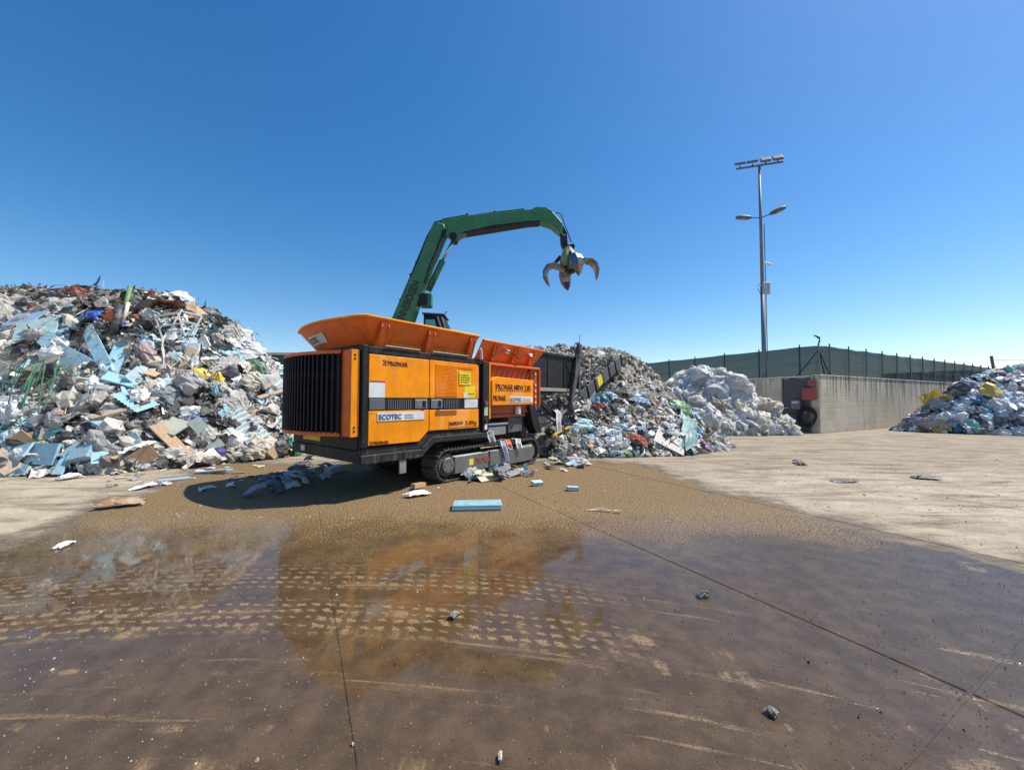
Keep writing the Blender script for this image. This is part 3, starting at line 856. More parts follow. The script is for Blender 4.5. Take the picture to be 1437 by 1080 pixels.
# radiator door with bowed grille
rd = B(-0.16, -0.022, 0.06, 2.50, 1.03, 2.43).build('radiator_door', 'orange_hopper', sh, bevel=0.01)  # shade of the rear face put into a redder orange
B(-0.158, -0.024, 0.052, 0.0585, 1.035, 2.425).build('side_strip', 'orange', rd)  # brighter orange painted in for the sunlit side of the door
def bow(v):
    t = (v - 0.33) / (2.50 - 0.33)
    return -0.162 - 0.30 * math.sin(math.pi * min(max(t, 0), 1)) ** 0.8
vv = np.linspace(0.33, 2.50, 19)
for z0, z1 in ((1.03, 1.095), (2.375, 2.43)):
    rim = MB()
    n = len(vv)
    vs = [(bow(v) - 0.03, v, z) for z in (z0, z1) for v in vv] + [(-0.165, v, z) for z in (z0, z1) for v in vv]
    fs = [(i, i + 1, n + i + 1, n + i) for i in range(n - 1)]
    fs += [(n + i, n + i + 1, 3 * n + i + 1, 3 * n + i) for i in range(n - 1)]
    fs += [(2 * n + i, 2 * n + i + 1, i + 1, i) for i in range(n - 1)]
    rim.add(vs, fs).build('grille_rim', 'orange_hopper', rd)
gm = MB()
n = len(vv)
gm.add([(bow(v) + 0.02, v, z) for z in (1.076, 2.384) for v in vv], [(i, i + 1, n + i + 1, n + i) for i in range(n - 1)])
gm.build('grille_backing', 'black', rd)
bars = None
for v in np.linspace(0.36, 2.47, 23):
    bx0 = bow(v)
    if bars is None:
        bars = B(-0.035, 0.012, -0.016, 0.016, 1.078, 2.382).build('grille_bar', 'black', rd, bevel=0.006)
        o = bars
    else:
        o = bars.copy(); col.objects.link(o); o.parent = rd
    o.location = (bx0, v, 0)
    o.rotation_euler = (0, 0, R(18))
for z in (1.12, 1.18, 2.28, 2.34):
    MB().cyl((-0.10, 0.058, z), (-0.10, 0.045, z), 0.018, n=8).build('hinge_bolt', 'black', rd)
# hoppers
def loft_wall(top, bot, z1, z0, th=0.035):
    n = len(top)
    m_ = MB()
    def inset(path, d):
        out = []
        for i, p in enumerate(path):
            a = Vector(path[max(i - 1, 0)]); b_ = Vector(path[min(i + 1, n - 1)])
            t = (b_ - a).normalized()
            out.append((p[0] - t.y * d, p[1] + t.x * d))
        return out
    ti, bi = inset(top, -th), inset(bot, -th)
    vs = [(*p, z1) for p in top] + [(*p, z0) for p in bot] + [(*p, z1) for p in ti] + [(*p, z0) for p in bi]
    fs = []
    for i in range(n - 1):
        fs += [(i, i + 1, n + i + 1, n + i), (2 * n + i, 3 * n + i, 3 * n + i + 1, 2 * n + i + 1), (i, 2 * n + i, 2 * n + i + 1, i + 1), (n + i, n + i + 1, 3 * n + i + 1, 3 * n + i)]
    fs += [(0, n, 3 * n, 2 * n), (n - 1, 3 * n - 1, 4 * n - 1, 2 * n - 1)]
    return m_.add(vs, fs)
def rearcurve(u_side, bulge, v0, v1, u_far, n=15):
    out = []
    for k in range(n):
        t = k / (n - 1)
        v = v0 + (v1 - v0) * t
        out.append((u_side - bulge * math.sin(math.pi * t * 0.92) + (u_far - u_side) * t ** 3, v))
    return out
top1 = [(2.68, -0.03), (1.3, -0.03), (0.02, -0.03)] + rearcurve(-0.02, 0.20, 0.0, 2.52, 0.10)[1:] + [(0.26, 2.63), (2.68, 2.63)]
bot1 = [(2.63, 0.26), (1.4, 0.26), (0.34, 0.26)] + rearcurve(0.28, 0.18, 0.30, 2.20, 0.42)[1:] + [(0.54, 2.32), (2.63, 2.32)]
hp = loft_wall(top1, bot1, 2.985, 2.50).build('feed_hopper', 'orange_hopper', sh, bevel=0.006)
MB().tube([(u_, v_, 2.985) for u_, v_ in top1], 0.026, 8).build('hopper_rim', 'orange', hp, smooth=True)
def gusset(u_, parent, w=0.15):
    gz = MB()
    for s_ in (-1, 1):
        gz.add([(u_ + s_ * w / 2, -0.02, 2.95), (u_ + s_ * w / 2, 0.24, 2.51), (u_ + s_ * (w / 2 - 0.02), 0.24, 2.51), (u_ + s_ * (w / 2 - 0.02), -0.02, 2.95),
                (u_ + s_ * w / 2, -0.03, 2.85), (u_ + s_ * w / 2, 0.10, 2.505), (u_ + s_ * (w / 2 - 0.02), 0.10, 2.505), (u_ + s_ * (w / 2 - 0.02), -0.03, 2.85)],
               [(0, 1, 5, 4), (3, 7, 6, 2), (4, 5, 6, 7), (0, 4, 7, 3), (1, 2, 6, 5)])
    gz.add([(u_ - w / 2, -0.025, 2.93), (u_ + w / 2, -0.025, 2.93), (u_ + w / 2, 0.105, 2.51), (u_ - w / 2, 0.105, 2.51)], [(0, 1, 2, 3)])
    return gz.build('gusset', 'orange_hopper', parent)
for u_ in (0.40, 1.40, 2.50):
    gusset(u_, hp)
MB().add([(0.3, 0.16, 2.62), (2.64, 0.16, 2.62), (2.64, 0.20, 2.56), (0.3, 0.20, 2.56)], [(0, 1, 2, 3)]).build('fold_strip', 'orange', hp)
text('sign_lettering', 'ECOTEC', 'ink', hp, 0, 0, 0.42, 0.11, 0, 0.012)
ecl = hp.children[-1]
# sign plate on the rear of the hopper (on the flare, far half)
sp_ = MB()
def rear_pt(t, f):
    k = 3 + t * 13
    i = int(k); fr = k - i
    a = Vector((*top1[i], 2.985)).lerp(Vector((*top1[i + 1], 2.985)), fr)
    b_ = Vector((*bot1[i], 2.50)).lerp(Vector((*bot1[i + 1], 2.50)), fr)
    return a.lerp(b_, f)
def rear_nrm(t, f):
    a = rear_pt(t + 0.02, f) - rear_pt(t - 0.02, f)
    b_ = rear_pt(t, f + 0.05) - rear_pt(t, f - 0.05)
    n_ = a.cross(b_).normalized()
    return n_ if n_.x < 0 else -n_
T0, T1, F0, F1 = 0.80, 0.42, 0.66, 0.34
gv = []
for i in range(9):
    for j in range(2):
        t, f = T0 + (T1 - T0) * i / 8, F0 + (F1 - F0) * j
        gv.append(rear_pt(t, f) + rear_nrm(t, f) * 0.012)
sp_.add(gv, [(2 * i, 2 * i + 2, 2 * i + 3, 2 * i + 1) for i in range(8)])
so = sp_.build('sign_plate', 'white', hp)
so.modifiers.new('thick', 'SOLIDIFY').thickness = 0.006
for v in ecl.data.vertices:
    t, f = T0 + (T1 - T0) * (0.06 + 0.55 * v.co.x / 0.42), F0 + (F1 - F0) * (0.2 + 0.6 * v.co.z / 0.11)
    v.co = rear_pt(t, f) + rear_nrm(t, f) * (0.018 - v.co.y * 0.5)
top2 = [(5.16, -0.03), (2.80, -0.03)]
h2 = MB()
def slabwall(p, q, r, s_, th):
    """quad p q r s thickened along its normal"""
    p, q, r, s_ = map(Vector, (p, q, r, s_))
    nrm = (q - p).cross(s_ - p).normalized() * th
    return MB().add([p, q, r, s_, p + nrm, q + nrm, r + nrm, s_ + nrm], [(0, 1, 2, 3), (7, 6, 5, 4), (0, 4, 5, 1), (1, 5, 6, 2), (2, 6, 7, 3), (3, 7, 4, 0)])
hp2 = slabwall((2.80, -0.03, 2.92), (5.16, -0.03, 2.90), (4.92, 0.26, 2.46), (2.80, 0.26, 2.47), 0.03).build('side_hopper', 'orange_hopper', sh)
slabwall((2.80, 2.60, 2.92), (2.80, 2.30, 2.47), (4.92, 2.30, 2.46), (5.16, 2.60, 2.90), 0.03).build('far_wall', 'orange_hopper', hp2)
slabwall((5.16, -0.03, 2.90), (5.16, 2.60, 2.90), (4.92, 2.30, 2.46), (4.92, 0.26, 2.46), 0.03).build('end_wall', 'orange_hopper', hp2)
MB().tube([(2.80, -0.03, 2.92), (5.16, -0.03, 2.90), (5.16, 2.6, 2.90)], 0.025, 8).build('hopper_rim', 'orange_hopper', hp2)
for u_ in (3.25, 4.0, 4.68):
    gusset(u_, hp2, 0.13)
MB().tube([(3.0, 0.02, 2.45), (3.1, -0.06, 2.62), (3.4, -0.08, 2.78), (3.75, -0.07, 2.72), (4.0, -0.08, 2.60), (4.25, -0.07, 2.72), (4.5, -0.05, 2.70)], 0.012, 6).build('hydraulic_hose', 'rubber', hp2)
for u_ in (3.55, 4.45):
    B(u_, u_ + 0.13, -0.06, 0.0, 2.70, 2.78).build('work_lamp', 'white', hp2, bevel=0.01)
# control post
cp = B(2.80, 2.99, -0.02, 0.16, 0.93, 2.46).build('control_post', 'black', sh, bevel=0.012)
MB().cyl((2.885, -0.02, 1.55), (2.885, -0.055, 1.55), 0.05, n=14).build('stop_button', 'red', cp)
B(2.84, 2.95, -0.026, -0.0205, 1.28, 1.47).build('label_plate', 'labelgreen', cp)
MB().cyl((2.895, -0.02, 1.18), (2.895, -0.05, 1.18), 0.05, n=14).build('switch_knob', 'rubber', cp)
B(2.85, 2.93, -0.026, -0.0205, 0.98, 1.10).build('label_plate', 'white', cp)
MB().tube([(2.74, -0.03, 2.50), (2.71, -0.05, 2.63), (2.68, -0.06, 2.72)], 0.03, 8).build('handle', 'pale_trim', cp)
# cutting chamber
cb_ = B(3.02, 4.93, 0.12, WID - 0.1, 1.30, 2.44).build('cutting_chamber', 'rust_orange', sh, bevel=0.01)
B(3.0, 3.05, -0.02, 0.118, 1.20, 2.45).build('frame_edge', 'orange', cb_, bevel=0.006)
B(3.052, 4.95, -0.02, 0.118, 2.40, 2.45).build('frame_top', 'orange_hopper', cb_, bevel=0.006)
ept = B(4.64, 4.96, 0.03, 0.118, 1.47, 2.398).build('bolt_plate', 'rust_orange', cb_, bevel=0.006)
B(4.93, 4.965, -0.02, 0.029, 1.47, 2.398).build('frame_edge', 'orange_hopper', cb_, bevel=0.006)
for z in (2.28, 2.0, 1.85, 1.70, 1.56):
    bo = MB().cyl((4.77, 0.03, z), (4.77, -0.01, z), 0.05, n=12).build('bolt', 'rust_orange', ept)
    MB().cyl((4.77, -0.0105, z), (4.77, -0.014, z), 0.028, n=10).build('bolt_hole', 'white', bo)
for k in range(8):
    u_ = 3.22 + k * 0.19
    MB().tube([(u_ + 0.10 * t_ ** 2, 0.10 - 0.08 * t_, 2.12 + 0.28 * t_) for t_ in np.linspace(0, 1, 6)], 0.012, 5).build('curved_rib', 'orange_hopper', cb_)
cov = MB().prism([(3.06, 1.50), (4.62, 1.51), (4.62, 2.11), (3.20, 2.14), (3.06, 2.06)], -0.05, 0.10).build('side_cover', 'orange', sh, bevel=0.012)
framed(cov, 'PRONAR MRW 2.85', 3.17, 1.83, 1.34, 0.17, -0.0505, bold=0.004)
text('maker_lettering', 'PRONAR', 'ink_brown', cov, 3.10, 1.60, 0.42, 0.12, -0.0505, 0.004)
B(3.66, 4.56, -0.058, -0.0515, 1.565, 1.70).build('sign_plate', 'white', cov)
text('sign_lettering', 'ECOTEC', 'ink_blue', cov, 3.69, 1.59, 0.42, 0.08, -0.0585, 0.01)
print_lines('sign_small_print', 'ink_blue', cov, 4.15, 1.59, 0.34, 0.075, -0.0583, 2)
# undercarriage machinery below the chamber
ub = B(2.9, 5.0, 0.45, WID - 0.45, 0.55, 1.298).build('hydraulic_bay', 'black', sh, bevel=0.01)
B(3.02, 3.72, 0.10, 0.44, 0.82, 1.02).build('valve_block', 'grey_paint', ub, bevel=0.01)
B(3.0, 3.78, 0.08, 0.44, 1.045, 1.09).build('shelf_plate', 'grey_paint', ub, bevel=0.006)
B(3.86, 4.40, 0.14, 0.44, 0.84, 1.20).build('tank', 'conv', ub, bevel=0.015)
B(3.05, 4.5, 0.12, 0.44, 1.21, 1.29).build('red_beam', 'rust_orange', ub, bevel=0.008)
MB().cyl((4.12, 0.06, 1.28), (4.12, 0.06, 1.46), 0.07, n=12).build('oil_filter', 'white', ub)
slg = MB().prism([(4.55, 1.46), (4.80, 1.46), (5.12, 0.78), (4.92, 0.70), (4.72, 0.95)], 0.02, 0.30).build('support_leg', 'black', ub, bevel=0.012)
B(4.80, 5.2, -0.01, 0.30, 0.70, 0.76).build('foot_plate', 'dust_metal', ub, bevel=0.006)
# crawler tracks
def track(v0, v1, near):
    r_, z0_ = 0.29, 0.335
    ua, ub_ = 1.87, 4.62
    tk = B(2.00, 4.70, v0 + 0.03, v1 - 0.03, 0.13, 0.50).build('track_frame', 'steel', sh, bevel=0.02)
    if near:
        B(2.02, 3.02, v0 - 0.01, v0 + 0.028, 0.14, 0.49).build('frame_cover', 'steel', tk, bevel=0.012)
        B(3.06, 3.50, v0 - 0.01, v0 + 0.028, 0.16, 0.50).build('frame_cover', 'steel', tk, bevel=0.012)
        B(3.72, 4.66, v0 - 0.01, v0 + 0.028, 0.12, 0.47).build('frame_cover', 'steel', tk, bevel=0.012)
        text('maker_lettering', 'PRONAR', 'red_text', tk, 2.60, 0.27, 0.52, 0.13, v0 - 0.0105, 0.01)
        B(2.42, 2.54, v0 - 0.014, v0 - 0.0105, 0.27, 0.39).build('maker_emblem', 'yellow', tk)
    for uc, nm in ((ua, 'drive_sprocket'), (ub_, 'idler_wheel')):
        w = MB().cyl((uc, v0 + 0.05, z0_), (uc, v1 - 0.05, z0_), 0.225, n=24).build(nm, 'track_steel', tk, bevel=0.01)
        MB().cyl((uc, v0 + 0.00, z0_), (uc, v0 + 0.049, z0_), 0.15, n=20).build('hub', 'steel' if near else 'black', w, bevel=0.01)
        for k in range(6):
            a = k * math.pi / 3
            MB().cyl((uc + 0.10 * math.cos(a), v0 - 0.012, z0_ + 0.10 * math.sin(a)), (uc + 0.10 * math.cos(a), v0 - 0.001, z0_ + 0.10 * math.sin(a)), 0.016, n=6).build('hub_bolt', 'steel', w)
    for k in range(5):
        uc = 2.35 + k * 0.5
        MB().cyl((uc, v0 + 0.06, 0.14), (uc, v1 - 0.06, 0.14), 0.075, n=14).build('road_roller', 'track_steel', tk)
    L = ub_ - ua
    per = 2 * L + 2 * math.pi * r_
    N = 42
    pad = None
    for k in range(N):
        s_ = per * k / N
        if s_ < L:
            x, z, a = ua + s_, z0_ - r_, math.pi
        elif s_ < L + math.pi * r_:
            th = (s_ - L) / r_
            x, z, a = ub_ + r_ * math.sin(th), z0_ - r_ * math.cos(th), math.pi - th
        elif s_ < 2 * L + math.pi * r_:
            x, z, a = ub_ - (s_ - L - math.pi * r_), z0_ + r_, 0.0
        else:
            th = (s_ - 2 * L - math.pi * r_) / r_
            x, z, a = ua - r_ * math.sin(th), z0_ + r_ * math.cos(th), -th
        if pad is None:
            pm = MB().box(-0.082, 0.082, v0, v1, 0.0, 0.022)
            pm.box(-0.062, -0.036, v0 + 0.01, v1 - 0.01, 0.022, 0.046).box(0.030, 0.056, v0 + 0.01, v1 - 0.01, 0.022, 0.046)
            pm.box(-0.05, 0.05, v0 + 0.10, v1 - 0.10, -0.045, 0.0)
            pad = pm.build('track_pad', 'track_steel', tk)
            o = pad
        else:
            o = pad.copy(); col.objects.link(o); o.parent = tk
        o.location = (x, 0, z)
        o.rotation_euler = (0, a, 0)
track(0.02, 0.48, True)
track(WID - 0.48, WID - 0.02, False)
# discharge conveyor and hood
cv = MB()
CA, CB_ = Vector((7.0, 0, 0.85)), Vector((12.35, 0, 3.30))
cd_ = (CB_ - CA).normalized(); cu_ = Vector((-cd_.z, 0, cd_.x))
def cpt(s_, v, h_):
    p = CA + cd_ * s_ + cu_ * h_
    return Vector((p.x, v, p.z))
CLEN = (CB_ - CA).length
def cbox(m_, s0, s1, v0, v1, h0, h1):
    return m_.add([cpt(s, v, h_) for s in (s0, s1) for v in (v0, v1) for h_ in (h0, h1)], [(0, 1, 3, 2), (4, 6, 7, 5), (0, 4, 5, 1), (2, 3, 7, 6), (0, 2, 6, 4), (1, 5, 7, 3)])
conv = cbox(MB(), 0, CLEN, 0.70, 0.76, -0.05, 0.06).build('discharge_conveyor', 'conv', sh)
cbox(MB(), 0, CLEN, 1.86, 1.92, -0.05, 0.06).build('side_beam', 'conv', conv)
cbox(MB(), 0.1, CLEN + 0.15, 0.77, 1.85, 0.06, 0.09).build('belt', 'rubber', conv)
for k in range(8):
    s0 = 0.9 + k * 0.63
    if s0 + 0.6 > CLEN: break
    cbox(MB(), s0, s0 + 0.56, 0.66, 0.695, -0.06, 0.40).build('side_board', 'conv' if k % 3 else 'lamp_dark', conv, bevel=0.008)
    cbox(MB(), s0 + 0.57, s0 + 0.62, 0.63, 0.70, -0.12, 0.42).build('rib', 'black', conv, bevel=0.006)
    cbox(MB(), s0, s0 + 0.6, 1.925, 1.96, -0.06, 0.16).build('far_side_board', 'dust_metal', conv)
yb = cbox(MB(), 2.95, 3.36, 0.645, 0.655, 0.02, 0.36).build('yellow_sign', 'yellow', conv)
MB().cyl(cpt(CLEN, 0.7, 0.0), cpt(CLEN, 1.92, 0.0), 0.13, n=14).build('head_drum', 'conv', conv)
for s0, s1, h0 in ((0.0, 1.9, -0.34), (0.2, 1.6, -0.22)):
    cbox(MB(), s0, s1, 0.62, 0.70, h0, h0 + 0.10).build('lower_beam', 'dust_metal', conv, bevel=0.008)
cbox(MB(), 0.15, 1.15, 0.62, 0.66, -0.10, 0.28).build('tail_guard', 'dust_metal', conv, bevel=0.008)
MB().bar(cpt(1.2, 0.66, -0.25), cpt(2.6, 0.66, -0.05), 0.06, 0.07).build('brace', 'dust_metal', conv)
bl_r = np.random.default_rng(8)
Vq, Fq, Cq, oq = [], [], [], 0
for k in range(520):
    s_ = bl_r.uniform(0.2, CLEN - 0.1)
    v_ = bl_r.uniform(0.82, 1.80)
    hh_ = 0.10 + 0.30 * (1 - ((v_ - 1.3) / 0.55) ** 2) * bl_r.random()
    c_ = cpt(s_, v_, hh_)
    a_ = np.array([(0.6, 0, -0.3), (-0.3, 0.5, -0.3), (-0.3, -0.5, -0.3), (0, 0.1, 0.5), (0.5, 0.6, 0.2)]) * bl_r.uniform(0.06, 0.22)
    Rm_ = np.linalg.qr(bl_r.normal(size=(3, 3)))[0]
    Vq.append(a_ @ Rm_.T + np.array(c_)); Fq.append(np.array([(0, 1, 3), (1, 2, 3), (2, 0, 3), (0, 2, 1), (0, 4, 3), (1, 4, 0)]) + oq); oq += 5
    cc_ = np.array([(0.46, 0.42, 0.35), (0.56, 0.53, 0.47), (0.22, 0.20, 0.17), (0.36, 0.33, 0.28)][bl_r.integers(4)])
    Cq.append(np.tile(np.r_[cc_, 0.8], (5, 1)))
BELT = (np.concatenate(Vq), np.concatenate(Fq), np.concatenate(Cq), conv)
# hood: dark boarded box between machine and belt
hood = B(5.25, 7.85, 0.52, 0.58, 1.90, 2.98).build('discharge_hood', 'black', sh, bevel=0.012)
B(5.25, 7.85, 0.47, 0.519, 2.93, 3.01).build('top_lip', 'black', hood, bevel=0.008)
B(5.25, 7.85, 0.47, 0.519, 1.87, 1.97).build('bottom_lip', 'dust_metal', hood, bevel=0.008)
B(7.86, 7.95, 0.45, 2.1, 1.85, 3.02).build('end_board', 'conv', hood, bevel=0.008)
B(5.25, 7.85, 2.05, 2.1, 1.90, 2.98).build('far_board', 'black', hood)
for u_ in (6.1, 7.0):
    B(u_, u_ + 0.05, 0.50, 0.519, 1.975, 2.925).build('stiffener', 'black', hood)
B(5.0, 7.6, 0.75, 1.85, 0.75, 1.2).build('tail_belt_frame', 'conv', sh, bevel=0.02)
am = MB().bar((7.15, 0.40, 1.30), (7.75, 0.40, 3.05), 0.12, 0.16).build('lift_arm', 'conv', sh, bevel=0.012)
B(7.70, 7.88, 0.34, 0.46, 2.95, 3.42).build('arm_head', 'conv', am, bevel=0.01)
MB().cyl((7.82, 0.4, 3.42), (7.82, 0.4, 3.75), 0.008, n=5).build('antenna', 'black', am)
for k, pts in enumerate(([(7.75, 0.36, 3.38), (7.45, 0.34, 3.42), (7.30, 0.34, 3.25), (7.50, 0.34, 3.02), (7.35, 0.30, 2.3), (7.05, 0.30, 1.7), (7.15, 0.3, 1.25), (7.6, 0.3, 0.98), (8.0, 0.4, 0.75), (8.1, 0.5, 1.0)],
                         [(7.80, 0.36, 3.40), (7.55, 0.32, 3.45), (7.42, 0.32, 3.2), (7.62, 0.32, 2.95)],
                         [(7.1, 0.3, 1.55), (7.3, 0.26, 1.0), (7.9, 0.28, 0.62), (8.35, 0.35, 0.75), (8.5, 0.5, 1.4), (8.35, 0.6, 1.75)],
                         [(5.6, 0.3, 1.2), (6.2, 0.2, 0.9), (6.7, 0.15, 0.65), (7.1, 0.2, 0.2), (7.0, 0.1, 0.05)])):
    MB().tube(pts, 0.03 if k != 1 else 0.02, 7).build('hydraulic_hose', 'conv' if k != 1 else 'rubber', am, smooth=True)
MB().bar((5.0, 0.25, 1.75), (6.1, 0.25, 1.15), 0.10, 0.14).build('strut', 'black', sh, bevel=0.01)
MB().bar((5.9, 0.22, 0.62), (6.9, 0.18, 0.85), 0.04, 0.04).build('yellow_rod', 'yellow', sh)
for (a, b_) in (((5.1, 0.4, 1.2), (6.9, 0.5, 0.6)), ((5.2, 0.35, 0.6), (6.6, 0.4, 1.25)), ((6.3, 0.4, 0.5), (6.9, 0.5, 1.35))):
    MB().bar(a, b_, 0.08, 0.12).build('frame_bar', 'dust_metal', sh, bevel=0.008)

# ================================================================== MATERIAL HANDLER (behind the shredder)
EY = 16.0
ex_ = empty('material_handler', (-5.6, EY, 0))
tag(ex_, 'green material handler with raised boom and orange-peel grab behind the shredder', 'excavator')
def EP(px, py):
    p = at(px, py, EY)
    return (p.x + 5.6, p.z)
def eprism(pts, y0, y1, name, mat, parent=ex_, bevel=0.015):
    return MB().prism([EP(*p) for p in pts], y0, y1).build(name, mat, parent, bevel=bevel)
# carriage
und = B(-2.3, 2.3, -1.35, 1.35, 0.75, 1.25).build('undercarriage', 'chassis', ex_, bevel=0.04)
for xx in (-1.5, 1.5):
    for yy in (-1.2, 1.2):
        wh = MB().cyl((xx, yy - 0.25, 0.55), (xx, yy + 0.25, 0.55), 0.55, n=24).build('wheel', 'rubber', und, bevel=0.05)
MB().cyl((0, 0, 1.25), (0, 0, 1.55), 0.8, n=24).build('slew_ring', 'steel', ex_)
up_ = B(-2.6, 1.4, -1.3, 1.3, 1.55, 2.9).build('upper_body', 'green', ex_, bevel=0.05)
B(-2.85, -2.61, -1.25, 1.25, 1.5, 2.8).build('counterweight', 'chassis', ex_, bevel=0.05)
# cab on the far side of the boom
cabz = [EP(590, 436), EP(617, 437), EP(628, 462), EP(630, 520), EP(590, 520)]
cabx = [p[0] for p in cabz]
cab = MB().prism(cabz, 0.55, 1.75).build('cab', 'black', ex_, bevel=0.03)
MB().prism([EP(593, 444.5), EP(606, 444.5), EP(610.5, 462), EP(593, 462)], 0.53, 0.548).build('side_window', 'glass', cab)
MB().prism([EP(588, 434.2), EP(620, 435.8), EP(621, 438), EP(588, 436.3)], 0.5, 1.8).build('roof', 'lamp_dark', cab, bevel=0.01)
for a, b_ in (((611, 440), (618, 463)), ((617, 441), (624, 463))):
    pa, pb = EP(*a), EP(*b_)
    MB().bar((pa[0], 0.50, pa[1]), (pb[0], 0.50, pb[1]), 0.04, 0.06).build('guard_bar', 'cabinet', cab)
mi = EP(622, 434)
MB().tube([(mi[0] - 0.05, 0.6, mi[1] - 0.15), (mi[0], 0.6, mi[1]), (mi[0] + 0.05, 0.6, mi[1] + 0.05)], 0.02, 6).build('mirror_bracket', 'black', cab)
# boom (traced in the machine's own plane), box section
boom = eprism([(527, 512), (553, 449), (568, 415), (590, 367), (602, 336), (608, 322), (615, 316), (624, 318), (628, 326), (623, 336), (615.5, 355), (607, 373), (598, 400), (589, 426), (581, 450), (566, 490), (558, 512)], -0.30, 0.30, 'boom', 'green', bevel=0.03)
eprism([(628, 326), (623, 336), (615.5, 355), (607, 373), (598, 400), (596.5, 399), (605.5, 372), (613.5, 354), (620, 336), (622, 327)], -0.312, 0.312, 'edge_plate', 'black', boom, 0.004)  # black strip painted in for the shaded underside of the boom
bl_a, bl_b = EP(562.5, 459), EP(589.5, 397)
ang = math.atan2(bl_b[1] - bl_a[1], bl_b[0] - bl_a[0])
text('maker_lettering', 'SENNEBOGEN', 'ink', boom, bl_a[0] + 0.10, bl_a[1] - 0.03, 1.95, 0.33, -0.303, 0.03, rot=ang)
for off, r_ in ((0.0, 0.03), (0.09, 0.025)):
    pl = [EP(548 - off * 25, 462), EP(578 - off * 25, 392), EP(602 - off * 25, 334), EP(612 - off * 8, 315 - off * 20), EP(626, 311), EP(655, 308)]
    MB().tube([(p[0], -0.2 + off, p[1]) for p in pl], r_, 7).build('hydraulic_line', 'rubber', boom, smooth=True)
for px_, py_ in ((566, 423), (580, 388), (588, 371), (604, 336)):
    p = EP(px_, py_)
    B(p[0] - 0.09, p[0] + 0.06, -0.28, 0.05, p[1] - 0.04, p[1] + 0.04).build('line_clamp', 'black', boom)
eb = EP(599, 418)
B(eb[0] - 0.26, eb[0] + 0.22, -0.2, 0.2, eb[1] - 0.40, eb[1] + 0.16).build('cylinder_mount', 'green', boom, bevel=0.03)
B(eb[0] - 0.30, eb[0] + 0.05, -0.31, 0.31, eb[1] - 0.35, eb[1] + 0.1).build('mount_lug', 'black', boom, bevel=0.03)
ca, cb2, cc2 = EP(601, 408), EP(621, 366), EP(637, 335)
cyl_ = MB().cyl((ca[0], 0, ca[1]), (cb2[0], 0, cb2[1]), 0.13, n=16).build('stick_cylinder', 'green', ex_, smooth=True)
MB().cyl((cb2[0], 0, cb2[1]), (cc2[0], 0, cc2[1]), 0.055, n=12).build('piston_rod', 'chrome', cyl_, smooth=True)
la = EP(606, 410); lb = EP(614, 385)
MB().tube([(la[0] - 0.1, -0.2, la[1]), (la[0] + 0.12, -0.22, la[1] + 0.3), (lb[0] - 0.1, -0.18, lb[1])], 0.02, 6).build('hydraulic_line', 'rubber', cyl_)
# stick
stick = eprism([(611, 330), (613, 319), (622, 312), (655, 306), (745, 297), (750, 296), (768, 296), (777, 303), (789, 317), (788, 330), (784, 328), (773, 319), (757, 313.5), (742, 314.5), (690, 321), (650, 331), (641, 336), (634, 333), (626, 331.5)], -0.24, 0.24, 'stick', 'green', bevel=0.025)
MB().cyl((cc2[0], -0.28, cc2[1]), (cc2[0], 0.28, cc2[1]), 0.16, n=16).build('pivot_pin', 'black', stick)
eprism([(650, 330.6), (742, 315.6), (757, 314.6), (757, 313), (742, 313.6), (690, 320), (650, 329)], -0.25, 0.25, 'underside_plate', 'black', stick, 0.004)  # shade under the stick put in as black colour
pl = [EP(622, 311), EP(656, 305), EP(656, 306.5), EP(694, 301.5), EP(735, 297)]
MB().tube([(p[0], -0.1, p[1] + 0.05) for p in pl], 0.03, 7).build('hydraulic_line', 'rubber', stick)
for px_ in (656, 694, 734):
    p = EP(px_, 302 - (px_ - 694) * 0.09)
    B(p[0] - 0.03, p[0] + 0.03, -0.15, 0.15, p[1], p[1] + 0.12).build('line_clamp', 'black', stick)
eprism([(747, 303), (747, 297), (752, 294.5), (766, 295), (775, 301), (768, 300), (760, 302), (756, 305)], -0.27, 0.27, 'gooseneck_plate', 'green', stick, 0.01)
# link and grab
lk = eprism([(784, 318), (790, 319), (795, 329), (796, 343), (797, 350), (790, 350), (787, 343), (786, 330)], -0.15, 0.15, 'grab_link', 'black', bevel=0.02)
hs = [EP(774, 305), EP(782, 300), EP(787, 303), EP(791, 315), EP(797, 330), EP(801, 342)]
MB().tube([(p[0], -0.12, p[1]) for p in hs], 0.022, 6).build('hydraulic_hose', 'rubber', lk, smooth=True)
hs = [EP(785, 318), EP(785, 327), EP(790, 333), EP(793, 333)]
MB().tube([(p[0], -0.2, p[1]) for p in hs], 0.02, 6).build('hydraulic_hose', 'dust_metal', lk, smooth=True)
gc = EP(796, 349)
grab = empty('grab', (gc[0], 0, gc[1])); grab.parent = ex_
grab.rotation_euler = (0, R(-9), 0)
grab.scale = (0.94, 0.94, 0.97)
def ngon_loft(rings, n=6, rot=0.0):
    m_ = MB()
    vs = []
    for z, r_ in rings:
        vs += [(r_ * math.cos(2 * math.pi * k / n + rot), r_ * math.sin(2 * math.pi * k / n + rot), z) for k in range(n)]
    fs = [(i * n + k, i * n + (k + 1) % n, (i + 1) * n + (k + 1) % n, (i + 1) * n + k) for i in range(len(rings) - 1) for k in range(n)]
    fs += [tuple(range(n)), tuple(range((len(rings) - 1) * n, len(rings) * n))]
    return m_.add(vs, fs)
ngon_loft([(0.05, 0.20), (-0.08, 0.24), (-0.45, 0.44), (-0.62, 0.46), (-0.78, 0.36)], 8, math.pi / 8).build('grab_head', 'pale_green', grab, bevel=0.015)
MB().cyl((0.24, -0.05, 0.06), (0.24, 0.08, 0.06), 0.11, n=12).build('rotator_motor', 'black', grab)
